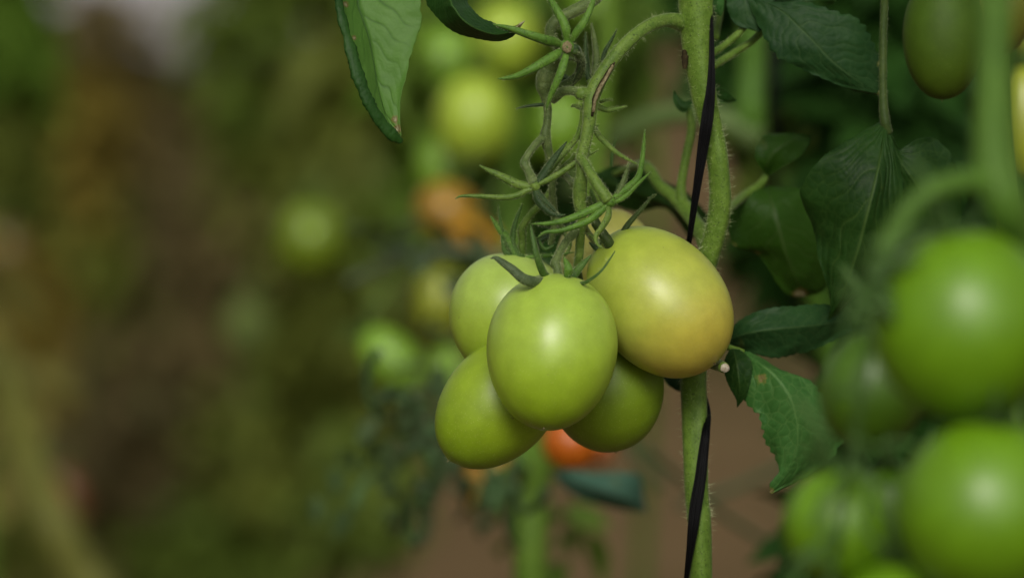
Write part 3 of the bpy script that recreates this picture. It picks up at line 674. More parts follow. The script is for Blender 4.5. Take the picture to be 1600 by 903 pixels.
# big dark heart-shaped leaf and its long hanging petiole
pet = stalk('petiole', [(1376, -160, 30, 6), (1383, -60, 42, 6), (1382, 0, 46, 6), (1380, 60, 47, 6), (1379.5, 120, 47, 6.2), (1380, 160, 47, 6.5), (1383, 190, 47, 8), (1388, 208, 48, 7)], M['darkstem'], vine, 33, hair=160)
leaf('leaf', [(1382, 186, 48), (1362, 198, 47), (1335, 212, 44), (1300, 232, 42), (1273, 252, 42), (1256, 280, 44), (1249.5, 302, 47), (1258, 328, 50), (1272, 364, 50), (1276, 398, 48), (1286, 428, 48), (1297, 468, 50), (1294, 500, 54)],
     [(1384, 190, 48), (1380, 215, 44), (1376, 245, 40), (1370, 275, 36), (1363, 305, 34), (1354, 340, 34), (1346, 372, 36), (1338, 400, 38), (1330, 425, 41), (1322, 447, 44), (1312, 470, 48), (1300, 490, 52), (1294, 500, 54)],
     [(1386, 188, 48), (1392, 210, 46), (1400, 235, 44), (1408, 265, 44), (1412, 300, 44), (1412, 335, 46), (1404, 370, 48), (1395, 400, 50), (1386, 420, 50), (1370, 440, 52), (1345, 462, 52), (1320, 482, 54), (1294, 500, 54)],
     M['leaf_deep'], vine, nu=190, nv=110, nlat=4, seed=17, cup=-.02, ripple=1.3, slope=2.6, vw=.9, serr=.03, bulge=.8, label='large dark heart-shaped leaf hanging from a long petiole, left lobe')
leaf('leaf', [(1388, 196, 49), (1400, 226, 49), (1409, 232, 50), (1432, 217, 50), (1459, 215, 52), (1482, 232, 54), (1495, 262, 56), (1504, 312, 60), (1502, 352, 64), (1478, 400, 70), (1440, 440, 74)],
     [(1388, 198, 49), (1398, 232, 46), (1410, 256, 46), (1424, 276, 46), (1438, 296, 48), (1450, 318, 50), (1458, 340, 52), (1462, 366, 56), (1460, 392, 62), (1452, 418, 68), (1440, 440, 74)],
     [(1386, 200, 49), (1388, 250, 48), (1392, 285, 50), (1396, 315, 52), (1398, 345, 54), (1400, 372, 56), (1404, 396, 60), (1410, 414, 62), (1418, 428, 66), (1428, 436, 70), (1440, 440, 74)],
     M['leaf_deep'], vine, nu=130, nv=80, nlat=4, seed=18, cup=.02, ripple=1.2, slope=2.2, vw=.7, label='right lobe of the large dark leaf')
# small backlit leaf and the large one behind
stalk('petiole', [(1135, 330, 86, 6), (1160, 308, 112, 7), (1182, 294, 120, 7), (1192, 284, 120, 6), (1198, 272, 120, 5)], M['stem'], vine, 34, hair=60)
leaf('leaf', [(1198, 276, 120), (1180, 252, 116), (1179, 232, 116), (1192, 212, 118), (1216, 208, 118), (1240, 209, 120), (1266, 213, 124)], [(1198, 276, 120), (1198, 258, 114), (1206, 242, 112), (1220, 230, 112), (1236, 221, 114), (1250, 216, 118), (1266, 213, 124)], [(1199, 276, 120), (1212, 268, 118), (1228, 260, 116), (1242, 252, 116), (1255, 240, 118), (1264, 226, 120), (1266, 213, 124)], M['leaf_back'], vine, nu=90, nv=60, nlat=5, seed=19, cup=.1)
leaf('leaf', [(1196, 292, 122), (1170, 296, 118), (1148, 312, 116), (1136, 350, 118), (1142, 385, 120), (1180, 396, 122), (1200, 420, 122), (1216, 446, 124), (1233, 462, 126), (1262, 462, 130)],
     [(1200, 292, 122), (1204, 310, 114), (1210, 330, 110), (1216, 352, 109), (1222, 374, 110), (1228, 396, 112), (1236, 416, 115), (1243, 434, 118), (1251, 450, 123), (1262, 462, 130)],
     [(1204, 291, 122), (1235, 293, 120), (1262, 298, 120), (1280, 320, 122), (1290, 350, 124), (1296, 380, 126), (1298, 410, 128), (1296, 436, 130), (1284, 456, 130), (1262, 462, 130)],
     M['leaf_back'], vine, nu=120, nv=80, nlat=6, seed=20, cup=.03, label='broad green leaf with the light behind it, right of the sharp stem', dry=[(1250, 462, 128, 14, .8), (1146, 384, 120, 8, .4), (1182, 398, 122, 9, .4)])
# horizontal bluish leaf
leaf('leaf', [(1138, 528, 62), (1150, 504, 60), (1175, 488, 58), (1205, 480, 58), (1240, 476, 60), (1280, 474, 64), (1330, 480, 72)],
     [(1138, 530, 62), (1155, 524, 56), (1180, 518, 52), (1210, 514, 52), (1240, 511, 54), (1280, 507, 60), (1330, 500, 72)],
     [(1138, 532, 62), (1146, 544, 62), (1172, 553, 60), (1208, 560, 60), (1240, 557, 62), (1275, 546, 66), (1330, 520, 72)],
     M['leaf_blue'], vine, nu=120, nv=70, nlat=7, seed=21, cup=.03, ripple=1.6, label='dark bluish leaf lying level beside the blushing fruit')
# lower right leaf, sharp
L6 = leaf('leaf', [(1148, 545, 46), (1150, 580, 44), (1156, 614, 42), (1166, 636, 40), (1176, 655, 39), (1186, 674, 39), (1195, 692, 40), (1205, 713, 41), (1216, 736, 42), (1203, 754, 43), (1203, 768, 44)],
     [(1160, 549, 46), (1180, 562, 40), (1198, 575, 36), (1214, 590, 34), (1227, 607, 33), (1238, 628, 33), (1244, 652, 34), (1246, 680, 36), (1243, 706, 38), (1230, 738, 41), (1203, 770, 44)],
     [(1172, 550, 46), (1196, 562, 44), (1218, 576, 42), (1242, 584, 42), (1266, 594, 44), (1284, 610, 46), (1306, 628, 48), (1326, 664, 50), (1312, 704, 50), (1268, 742, 48), (1205, 771, 44)],
     M['leaf_mid'], vine, nu=210, nv=120, nlat=7, seed=22, cup=-.03, ripple=1.5, serr=.09, lobe=.13, veinh=.4, vw=.8, label='mid green leaf right of the lower stem, curled at its yellow tip', dry=[(1190, 591, 38, 11, .42), (1204, 766, 44, 7, .5), (1174, 652, 40, 4, .4)])
leaf('leaf', [(1140, 546, 44), (1132, 562, 42), (1131, 584, 40), (1140, 606, 40), (1150, 624, 40), (1152, 636, 42)], [(1146, 545, 44), (1150, 562, 38), (1153, 580, 36), (1155, 598, 36), (1155, 616, 38), (1152, 636, 42)], [(1156, 546, 44), (1172, 560, 40), (1176, 580, 39), (1172, 600, 39), (1163, 622, 40), (1152, 636, 42)], M['leaf_deep'], vine, nu=70, nv=50, nlat=5, seed=23, cup=.05)
stalk('petiole', [(1098, 520, 52, 6), (1120, 535, 50, 5), (1142, 544, 46, 5), (1162, 550, 45, 4.5)], M['stem'], vine, 35, hair=0)
leaf('leaf', [(1036, 590, 90), (1046, 604, 86), (1062, 612, 86), (1080, 610, 90)], [(1036, 588, 90), (1050, 594, 86), (1064, 598, 86), (1080, 600, 90)], [(1036, 580, 90), (1050, 580, 88), (1064, 584, 88), (1080, 590, 90)], M['leaf_blue'], vine, nu=30, nv=20, seed=24)

# ================================================================== RIGHT HAND FRUIT just behind the stem
def fm(name, c, rough=.36, k=.12):
    return fruit_mat(name, tuple(x*(1+k) for x in c), c, tuple(x*(1-k) for x in c), rough=rough, speck=.12)
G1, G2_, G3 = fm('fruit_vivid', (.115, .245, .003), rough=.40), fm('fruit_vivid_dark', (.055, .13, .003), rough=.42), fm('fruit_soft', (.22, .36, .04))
vr = empty('tomato_vine', ground_at(1500, D0+.09), 'thin shaded vine behind the upper right leaves carrying two olive fruits', 'tomato vine')
m = MB()
pt = pxp([(1520, -500, 140, 16), (1530, -200, 140, 16), (1556, 0, 145, 15), (1562, 150, 150, 15), (1572, 300, 150, 15), (1590, 600, 150, 15), (1592, 930, 150, 15)])
pt += [(pt[-1][0], pt[-1][1]+.01, pt[-1][2]-.4, .005), (pt[-1][0]+.01, pt[-1][1], -.01, .006)]
tube(m, pt, n=80, sides=16, rough=.02); m.build('main_stem', M['stem'], vr)
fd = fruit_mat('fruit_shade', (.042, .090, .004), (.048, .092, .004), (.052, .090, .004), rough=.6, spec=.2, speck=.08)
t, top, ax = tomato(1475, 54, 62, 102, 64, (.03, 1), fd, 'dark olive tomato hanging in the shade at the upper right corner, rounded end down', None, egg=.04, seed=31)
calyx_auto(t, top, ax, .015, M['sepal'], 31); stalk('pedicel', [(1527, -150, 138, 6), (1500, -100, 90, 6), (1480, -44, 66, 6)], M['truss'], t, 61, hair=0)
t, top, ax = tomato(1552, 10, 100, 80, 62, (0, 1), fruit_mat('fruit_shade_yellow', (.10, .13, .008), (.12, .13, .008), (.12, .11, .008), rough=.5), 'yellow olive tomato half hidden behind the blurred pale stem at the top right corner', None, seed=32)
calyx_auto(t, top, ax, .015, M['sepal'], 32); stalk('pedicel', [(1530, -150, 138, 6), (1545, -110, 108, 6), (1551, -76, 100, 6)], M['truss'], t, 62, hair=0)

# ================================================================== FOREGROUND VINE (out of focus, right edge)
FGD = -430
fgs = stem_mat('foreground_stem', (.065, .145, .016), (.085, .175, .022))
fv = empty('tomato_vine', ground_at(1575, D0+FGD/1000), 'blurred pale green vine close to the camera along the right edge', 'tomato vine')
m = MB(); pt = pxp([(1552, -500, FGD, 28), (1553, -150, FGD, 29), (1553, 0, FGD, 29), (1552, 120, FGD, 29), (1551, 220, FGD, 32), (1556, 280, FGD, 38), (1573, 320, FGD, 34), (1592, 370, FGD+10, 30), (1612, 450, FGD+20, 28), (1625, 600, FGD+30, 28), (1625, 950, FGD+30, 28)])
b_ = pt[-1]; pt += [(b_[0], b_[1]+.02, b_[2]-.45, .007), (b_[0], b_[1]+.03, -.01, .008)]
tube(m, pt, n=120, sides=20, rough=.01); m.build('main_stem', fgs, fv)
stalk('truss_stalk', [(1560, 296, FGD, 26), (1535, 286, FGD-4, 22), (1505, 284, FGD-8, 19), (1470, 292, FGD-12, 17), (1440, 308, FGD-14, 16), (1415, 335, FGD-16, 16), (1398, 362, FGD-16, 17), (1382, 392, FGD-16, 18), (1374, 412, FGD-14, 15)], fgs, fv, 70, hair=0)
fg2 = stem_mat('foreground_stalk', (.045, .10, .018), (.06, .125, .026))
stalk('truss_stalk', [(1376, 405, FGD-16, 14), (1366, 440, FGD-16, 12), (1362, 480, FGD-14, 9), (1356, 540, FGD-10, 8), (1345, 620, FGD-6, 8), (1334, 690, FGD, 7.5), (1322, 760, FGD, 7), (1310, 830, FGD, 6.5), (1300, 880, FGD, 6), (1292, 950, FGD, 6)], fg2, fv, 71, hair=0)
for i, p in enumerate([[(1380, 400), (1395, 425), (1420, 440), (1440, 432), (1450, 400)], [(1372, 408), (1350, 420), (1340, 400)], [(1378, 410), (1385, 450), (1405, 470)], [(1366, 430), (1345, 455), (1325, 500), (1322, 540)], [(1368, 440), (1392, 480), (1398, 520)],
                       [(1345, 620), (1310, 610), (1290, 640)], [(1334, 690), (1370, 700), (1400, 690), (1440, 700)], [(1325, 740), (1290, 770), (1270, 820)], [(1334, 700), (1355, 760), (1350, 820), (1380, 860)], [(1312, 820), (1280, 850), (1240, 880), (1230, 920)], [(1300, 880), (1270, 870), (1235, 920)]]):
    stalk('tendril', [(a, b, FGD-12+6*math.sin(j+i), 6.5-j*.8) for j, (a, b) in enumerate(p)], fg2, fv, 72+i, hair=0)
for i, (c, sp) in enumerate([((1392, 400), [[(1392, 398), (1410, 375), (1440, 360), (1470, 365)], [(1388, 402), (1370, 385), (1350, 380)], [(1394, 406), (1415, 412), (1440, 405)], [(1388, 408), (1372, 430), (1350, 436)]]), ((1350, 470), [[(1350, 470), (1330, 450), (1310, 455)], [(1352, 474), (1330, 490), (1318, 520)], [(1356, 472), (1385, 480), (1400, 505)], [(1350, 478), (1355, 510), (1370, 540)]])]):
    calyx(fv, [(q, 16, None) for q in sp], c, 11, fg2, FGD-20, seed=40+i, hair=False)
GF = 'large blurred green fruits close to the camera'
for (x, y, d, a, b, up, mt, lab, sd) in [
    (1508, 506, FGD, 152, 146, (-.15, 1), G1, 'big bright green tomato, uppermost of the large blurred fruits at the right edge', 41),
    (1542, 796, FGD-10, 142, 142, (.1, 1), G1, 'big bright green tomato directly below the uppermost blurred one at the right edge', 42),
    (1312, 820, FGD+20, 92, 88, (-.1, 1), G1, 'smaller blurred green tomato left of the thin hanging stalk in the bottom right part', 43),
    (1410, 968, FGD+10, 96, 104, (0, 1), G1, 'green tomato cut by the bottom edge below the big blurred ones', 44),
    (1362, 610, FGD+130, 96, 82, (.1, 1), G2_, 'darker blurred green tomato tucked left behind the uppermost big one', 45),
    (1392, 800, FGD+130, 74, 66, (.1, 1), G2_, 'dark green blurred tomato between the two lower foreground fruits', 46)]:
    t, top, ax = tomato(x, y, d, a, b, up, mt, lab, GF, seed=sd, tilt=.1)
    calyx_auto(t, top, ax, .016, fg2, sd)
    s = np.array(P(x, y, d)); tt = np.array(top); m = MB(); tube(m, [(*tt, .0015), (*(tt+[-.004, .0, .012]), .0014), (*(tt+[-.012, .004, .022]), .0014)], n=14, sides=10); m.build('pedicel', fg2, t)

# ================================================================== BACKGROUND ROW
def leaflets(name, blobs, size, mat, parent, seed=0, droop=.5):
    """foliage: many small folded leaflets spread through ellipsoidal clumps (centre, radii, count)"""
    rg = np.random.default_rng(seed); mb = MB()
    prof = [(0, 0), (.15, .30), (.4, .5), (.7, .36), (1, 0)]
    for c, r, n in blobs:
        c = np.array(c)
        for _ in range(n):
            p = rg.normal(0, 1, 3); p /= np.linalg.norm(p); p = c+p*np.array(r)*rg.uniform(.25, 1)**.6
            L = size*rg.uniform(.6, 1.25); a = rg.uniform(0, 2*np.pi); el = rg.normal(-droop, .5)
            t = np.array([math.cos(a)*math.cos(el), math.sin(a)*math.cos(el), math.sin(el)])
            s = np.cross(t, [0, 0, 1]); s /= np.linalg.norm(s)+1e-9; nn = np.cross(s, t); ro = rg.normal(0, .5)
            s, nn = s*math.cos(ro)+nn*math.sin(ro), nn*math.cos(ro)-s*math.sin(ro)
            V = []; F = []
            for x, w in prof:
                b = p+t*x*L-nn*(x*x)*L*.22
                V += [b-s*w*L*.5+nn*w*L*.18, b, b+s*w*L*.5+nn*w*L*.18]
            for i in range(4):
                q = i*3; F += [(q, q+3, q+4, q+1), (q+1, q+4, q+5, q+2)]
            mb.add(V, F)
    return mb.build(name, mat, parent, smooth=True)

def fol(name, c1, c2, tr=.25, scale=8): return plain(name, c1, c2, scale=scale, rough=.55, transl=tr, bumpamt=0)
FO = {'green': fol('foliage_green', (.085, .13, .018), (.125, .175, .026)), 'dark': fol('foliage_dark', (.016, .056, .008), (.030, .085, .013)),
      'bright': fol('foliage_bright', (.09, .17, .015), (.13, .22, .03)), 'olive': fol('foliage_olive', (.098, .122, .018), (.135, .16, .025)),
      'ochre': fol('foliage_ochre', (.17, .135, .024), (.23, .175, .030)), 'brown': fol('foliage_brown', (.105, .085, .034), (.15, .118, .044)),
      'blue': fol('foliage_blue', (.07, .11, .05), (.10, .14, .07)), 'wither': fol('foliage_withered', (.045, .09, .032), (.08, .12, .045)), 'yellow': fol('foliage_yellow', (.17, .16, .04), (.22, .20, .05))}
def PW(px, py, depth): return P(px, py, (depth-D0)*1000)
def plant(px, depth, clumps, label, mat, size=.05, seed=0, cat='tomato plant', group=None, top=None, stem_r=.006, name='tomato_plant', stemmat='stem', lean=0.0):
    """clumps (px,py,rx_px,ry_px,count[,material]) at that depth; stem runs from the soil to the highest clump"""
    base = ground_at(px, depth); root = empty(name, base, label, cat, group); rg = np.random.default_rng(seed)
    s = .00025*depth/D0; byM = {}
    hi = base.z+.1
    for c in clumps:
        w = PW(c[0], c[1], depth); rx, ry = c[2]*s, c[3]*s
        far = depth > 4.2
        byM.setdefault(c[5] if len(c) > 5 else mat, []).append((tuple(w), (rx*(1.2 if far else 1), min(.22, max(rx, ry)*.8), ry*(1.2 if far else 1)), int(c[4]*(1.8 if far else 1)))); hi = max(hi, w.z+ry*.6)
    if top: hi = max(hi, top)
    m = MB(); pts = [(base.x, base.y, -.02, stem_r*1.2)]
    for i in range(1, 6):
        z = hi*i/5; pts.append((base.x+rg.normal(0, .012)+lean*i/5, base.y+rg.normal(0, .012), z, stem_r*(1.1-.1*i)))
    tube(m, pts, n=50, sides=10, rough=.03); m.build('stem', M[stemmat], root)
    for k, bl in byM.items(): leaflets('foliage', bl, size*(.75 if depth > 4.2 else 1), FO[k], root, seed+5)
    return root

# --- middle row, a metre behind the cluster
mv = empty('tomato_vine', ground_at(800, 3.42), 'blurred green vine behind the cluster with pale green and orange fruits', 'tomato vine')
m = MB(); pt = pxp([(850, -700, 1240, 17), (830, -300, 1220, 17), (815, 0, 1220, 17), (800, 300, 1240, 17), (812, 600, 1220, 16), (826, 800, 1160, 17), (832, 930, 1130, 18)])
pt += [(pt[-1][0]+.01, pt[-1][1], pt[-1][2]-.4, .007), (pt[-1][0], pt[-1][1], -.02, .008)]
tube(m, pt, n=90, sides=14, rough=.02); m.build('main_stem', stem_mat('back_stem', (.10, .22, .02), (.15, .28, .03)), mv)
leaflets('foliage', [(tuple(P(700, 40, 1300)), (.05, .06, .04), 60), (tuple(P(880, 20, 1300)), (.08, .08, .03), 70), (tuple(P(740, 110, 1360)), (.05, .05, .07), 60), (tuple(P(860, 170, 1320)), (.05, .06, .08), 70), (tuple(P(690, 260, 1300)), (.03, .05, .05), 40)], .045, FO['bright'], mv, 51)
leaflets('foliage', [(tuple(P(800, 260, 1330)), (.03, .05, .05), 50), (tuple(P(820, 330, 1330)), (.05, .05, .05), 40), (tuple(P(770, 420, 1300)), (.04, .05, .04), 12)], .045, FO['dark'], mv, 52)
GB = 'blurred fruits on the vine behind the cluster'
Gp = fm('fruit_back_pale', (.33, .45, .035), rough=.4); Gg = fm('fruit_back_green', (.17, .32, .02), rough=.4); Gy = fm('fruit_back_yellow', (.26, .30, .02)); Or = fm('fruit_orange', (.38, .19, .006)); Or2 = fm('fruit_peach', (.30, .165, .012)); Rd = fm('fruit_red', (.48, .11, .004))
def bfruit(x, y, d, a, b, mt, lab, sd, up=(0, 1), grp=GB):
    t, top, ax = tomato(x, y, d, a, b, up, mt, lab, grp, seed=sd, sides=36, rings=28, simple=True)
    calyx_auto(t, top, ax, .016, M['sepal'], sd)
    tt = np.array(top); m = MB(); tube(m, [(*tt, .0016), (*(tt+[.003, .0, .012]), .0015), (*(tt+[.012, .004, .024]), .0015)], n=10, sides=8); m.build('pedicel', M['truss'], t); return t
bfruit(742, 186, 1180, 72, 62, Gp, 'pale green blurred tomato left of the empty calyxes, brightest behind the cluster', 61)
bfruit(790, 62, 1200, 62, 54, Gp, 'pale green blurred tomato behind the star-shaped empty calyx', 62)
bfruit(698, 92, 1260, 52, 50, Gg, 'mid green blurred tomato between the rolled leaf and the pale green one', 63)
bfruit(692, 262, 1230, 52, 42, Gg, 'green blurred tomato just above the orange fruit', 64)
bfruit(872, 196, 1260, 60, 52, Gg, 'green blurred tomato directly behind the truss stalk', 65)
bfruit(930, 12, 1300, 40, 44, Gg, 'green blurred tomato at the top edge beside the arching stalk', 66)
bfruit(700, 330, 1120, 46, 52, Or2, 'peach coloured blurred tomato left of the empty calyxes', 67, (.5, 1))
bfruit(742, 372, 1060, 30, 50, Or, 'orange blurred tomato above the back left fruit of the cluster', 68, (.6, 1))
bfruit(690, 470, 1150, 60, 40, Gy, 'olive yellow blurred tomato left of the cluster', 69, (.1, 1))
bfruit(612, 562, 1000, 62, 40, Gg, 'green blurred tomato lying aslant left of the cluster', 70, (-.7, .7))
bfruit(700, 590, 1150, 50, 32, Gg, 'narrow green blurred tomato just behind the left side of the cluster', 71)
bfruit(486, 372, 1750, 56, 50, fm('fruit_far', (.14, .215, .006)), 'lone bright green blurred tomato in the open left half of the picture', 72)
bfruit(386, 512, 2300, 50, 40, fm('fruit_far2', (.065, .095, .006), rough=.7), 'faint green blurred tomato lower left of the lone bright one', 73)
bfruit(893, 690, 620, 46, 46, Rd, 'red orange tomato peeking out below the front fruit of the cluster', 74, (.3, 1))
bfruit(932, 706, 720, 22, 30, fm('fruit_dull_orange', (.30, .09, .02)), 'dull orange fruit right of the red orange one below the cluster', 76)
bfruit(760, 745, 900, 60, 34, Or, 'orange blurred fruit under the lower left fruit of the cluster', 75, (.4, 1))
# teal leaf and the withered trusses below the cluster
wv = empty('tomato_vine', ground_at(840, 2.9), 'blurred withering vine below the cluster with curled bare trusses and one bluish leaf', 'tomato vine')
m = MB(); pt = pxp([(905, 500, 720, 14), (880, 600, 700, 15), (850, 700, 680, 19), (834, 800, 640, 24), (828, 930, 620, 26)])
pt = [(pt[0][0]+.05, pt[0][1]+.03, pt[0][2]+.5, .004)]+pt+[(pt[-1][0], pt[-1][1], pt[-1][2]-.4, .006), (pt[-1][0], pt[-1][1], -.02, .007)]
tube(m, pt, n=80, sides=14, rough=.02); m.build('main_stem', stem_mat('wither_stem', (.085, .17, .012), (.12, .21, .02)), wv)
leaf('leaf', [(866, 738, 420), (890, 732, 410), (930, 738, 405), (970, 736, 405), (1000, 742, 410), (1008, 790, 420)], [(866, 740, 420), (890, 748, 408), (925, 760, 400), (960, 772, 400), (990, 784, 408), (1010, 796, 420)], [(866, 742, 420), (885, 765, 415), (915, 782, 410), (950, 792, 410), (985, 798, 415), (1008, 800, 420)], M['leaf_teal'], wv, nu=60, nv=40, seed=30, label='bluish green leaf below the red orange fruit')
wt = stem_mat('withered_stalk', (.03, .06, .02), (.05, .085, .03)); WT = stem_mat('withered_truss', (.045, .10, .032), (.075, .14, .05)); rgw = np.random.default_rng(12)
for i in range(34):
    x0 = rgw.uniform(590, 850); y0 = rgw.uniform(610, 830); d0 = rgw.uniform(480, 640); r0 = rgw.uniform(18, 60); a0 = rgw.uniform(0, 6.28); sg = rgw.choice([-1, 1]); sp = rgw.uniform(2.0, 4.2)
    pts_ = [(x0+r0*(1-.1*k)*math.cos(a0+sg*sp*k/6)*.7, y0+r0*(1.2-.08*k)*math.sin(a0+sg*sp*k/6), d0+6*k, 8-.6*k) for k in range(7)]
    stalk('tendril', pts_, WT if i % 3 else wt, wv, 200+i, hair=0, n=26)
leaflets('foliage', [(tuple(P(640, 700, 600)), (.03, .05, .03), 14), (tuple(P(700, 640, 620)), (.02, .05, .03), 12), (tuple(P(560, 740, 700)), (.03, .04, .02), 8)], .018, FO['wither'], wv, 53, droop=.9)
leaflets('foliage', [(tuple(P(860, 830, 760)), (.025, .04, .03), 16), (tuple(P(850, 720, 800)), (.02, .04, .025), 12)], .03, FO['bright'], wv, 55)
leaflets('foliage', [(tuple(P(690, 380, 800)), (.035, .05, .012), 9), (tuple(P(640, 380, 820)), (.03, .05, .02), 8), (tuple(P(690, 560, 800)), (.02, .05, .05), 12)], .024, FO['blue'], wv, 54, droop=.3)
stalk('side_shoot', [(880, 440, 780, 8), (780, 400, 790, 8), (700, 392, 800, 8), (640, 402, 820, 8), (580, 425, 850, 9), (545, 440, 860, 7)], stem_mat('grey_stalk', (.09, .12, .06), (.12, .15, .09)), wv, 260, hair=0)

# --- blurred vine right behind the sharp stem, with its own black twine
bv = empty('tomato_vine', ground_at(1180, 2.95), 'blurred vivid green vine behind the sharp stem, its branch arching left', 'tomato vine')
m = MB(); pt = pxp([(1190, -600, 760, 22), (1184, -200, 740, 23), (1180, 0, 720, 24), (1178, 110, 720, 25), (1176, 190, 720, 28), (1200, 260, 740, 20), (1240, 360, 780, 18), (1290, 520, 820, 18), (1320, 700, 840, 18), (1330, 930, 840, 18)])
b_ = pt[-1]; pt += [(b_[0], b_[1], b_[2]-.4, .006), (b_[0], b_[1], -.02, .007)]
bs = stem_mat('back_stem_vivid', (.06, .14, .015), (.08, .18, .02)); tube(m, pt, n=100, sides=14); m.build('main_stem', bs, bv)
stalk('truss_stalk', [(1184, 214, 720, 26), (1150, 196, 720, 22), (1110, 182, 722, 19), (1060, 178, 730, 17), (1010, 190, 740, 16), (965, 215, 750, 15), (925, 250, 760, 14), (890, 300, 770, 12)], stem_mat('back_truss', (.09, .15, .04), (.12, .18, .055)), bv, 270, hair=0)
t2 = ribbon('twine', [(1208, -400, 700, 16), (1206, -100, 695, 17), (1207, 60, 690, 18), (1206, 150, 690, 18), (1208, 230, 700, 17), (1212, 330, 720, 16), (1250, 480, 790, 16), (1290, 600, 840, 16)], M['twine'], seed=4, n=80)
tag(t2, 'blurred black twine beside the vivid green stem behind the upper right leaves', 'twine')
# thin blurred stalks over the brown soil
for i, p in enumerate([[(1010, 700, 700, 6), (1060, 745, 720, 6), (1110, 790, 740, 6), (1200, 850, 760, 6), (1280, 910, 780, 6)], [(1060, 790, 820, 7), (1140, 765, 820, 7), (1200, 738, 820, 7), (1280, 700, 820, 7)], [(960, 640, 900, 8), (1000, 720, 900, 8), (1040, 760, 900, 7)]]):
    stalk('side_shoot', p, stem_mat('thin_shoot', (.05, .075, .03), (.07, .09, .04)), wv if i != 1 else bv, 280+i, hair=0)

# dense plants at the right of the row, shade put into leaf colour
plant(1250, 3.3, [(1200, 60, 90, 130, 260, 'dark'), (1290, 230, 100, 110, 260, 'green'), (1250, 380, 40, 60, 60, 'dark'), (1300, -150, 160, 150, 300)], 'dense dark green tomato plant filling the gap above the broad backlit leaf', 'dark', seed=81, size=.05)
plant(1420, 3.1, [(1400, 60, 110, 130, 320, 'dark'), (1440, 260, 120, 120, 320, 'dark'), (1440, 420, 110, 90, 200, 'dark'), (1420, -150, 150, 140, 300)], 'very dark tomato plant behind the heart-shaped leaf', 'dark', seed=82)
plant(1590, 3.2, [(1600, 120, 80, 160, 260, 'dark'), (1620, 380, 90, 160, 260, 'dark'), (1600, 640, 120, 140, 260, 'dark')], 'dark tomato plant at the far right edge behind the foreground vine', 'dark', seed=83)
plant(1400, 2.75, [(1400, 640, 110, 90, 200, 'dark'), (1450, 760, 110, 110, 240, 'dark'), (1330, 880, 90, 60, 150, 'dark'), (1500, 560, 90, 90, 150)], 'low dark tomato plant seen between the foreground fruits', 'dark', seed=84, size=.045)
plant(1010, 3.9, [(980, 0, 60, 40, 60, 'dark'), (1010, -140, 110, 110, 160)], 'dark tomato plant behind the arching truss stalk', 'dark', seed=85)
bfruit(1598, 190, 420, 90, 40, Gy, 'yellow green blurred fruit cut by the right edge beside the pale stem', 77)
bfruit(1592, 40, 520, 44, 34, fm('fruit_corner', (.28, .30, .03)), 'small yellow blurred fruit in the top right corner', 78)

# --- the open left half: rows farther away
plant(560, 4.6, [(560, 120, 70, 130, 130, 'olive'), (590, 330, 60, 120, 110, 'green'), (500, 250, 60, 140, 90, 'olive'), (610, 520, 70, 100, 80, 'olive'), (560, 750, 70, 120, 90, 'green'), (520, -140, 140, 140, 200)], 'soft green tomato plant just left of the hanging pale leaf tip', 'green', seed=91, size=.06)
plant(400, 5.6, [(400, 60, 80, 110, 110, 'green'), (330, 400, 70, 110, 60, 'brown'), (430, 250, 70, 110, 80, 'olive'), (480, 520, 70, 110, 90, 'olive'), (420, 700, 90, 110, 90, 'olive'), (330, 850, 110, 60, 90, 'green'), (460, -150, 120, 120, 150)], 'soft olive tomato plant in the middle of the open left half', 'olive', seed=92, size=.07)
plant(110, 6.4, [(120, 180, 60, 90, 90, 'ochre'), (110, 330, 80, 110, 120, 'ochre'), (60, 440, 60, 70, 80, 'ochre'), (180, 400, 70, 120, 60, 'olive'), (230, 520, 80, 60, 50, 'brown')], 'dried ochre tomato plant near the left edge', 'ochre', seed=93, size=.08, stemmat='darkstem')
plant(-20, 5.2, [(10, 60, 50, 110, 110, 'bright'), (0, 240, 50, 100, 80, 'olive'), (20, 520, 50, 90, 60, 'ochre'), (-40, -150, 120, 120, 120)], 'bright green tomato plant cut by the upper left edge', 'green', seed=94, size=.07)
plant(250, 8.5, [(190, 130, 70, 60, 110, 'brown'), (270, 190, 90, 60, 130, 'brown'), (150, 30, 50, 60, 60, 'brown'), (330, 160, 50, 50, 50, 'brown')], 'dark brown plant standing in for shaded soil under the pale grey sack', 'brown', seed=95, size=.09, stemmat='darkstem')  # dark foliage added in place of shaded soil
plant(220, 9.0, [(170, 560, 130, 80, 160, 'brown'), (240, 680, 120, 80, 160, 'brown'), (330, 600, 100, 80, 90, 'brown'), (450, 850, 70, 50, 60, 'brown'), (90, 560, 80, 60, 60, 'brown')], 'low heap of dead brown vines standing in for shaded soil at the left', 'brown', seed=96, size=.09, cat='shade vines', name='shade_vine', stemmat='darkstem')  # brown vines added to darken soil that lies in the shade of plants
plant(260, 6.0, [(60, 850, 110, 70, 110, 'olive'), (200, 800, 110, 80, 120, 'brown'), (300, 880, 120, 60, 120, 'green'), (180, 690, 90, 70, 70, 'brown'), (460, 860, 80, 60, 70, 'olive')], 'low sprawling weeds and vines over the soil at the bottom left', 'olive', seed=98, size=.06, cat='weeds', name='weed_clump')
plant(330, 7.2, [(250, 330, 100, 90, 110, 'brown'), (330, 470, 100, 90, 110, 'brown'), (240, 470, 90, 80, 70, 'olive')], 'sparse brownish plant in the dark gap of the left half', 'brown', seed=99, size=.08, stemmat='darkstem')
yl = empty('tomato_vine', ground_at(130, 4.0), 'blurred yellowing vine stem curving down the lower left corner', 'tomato vine')
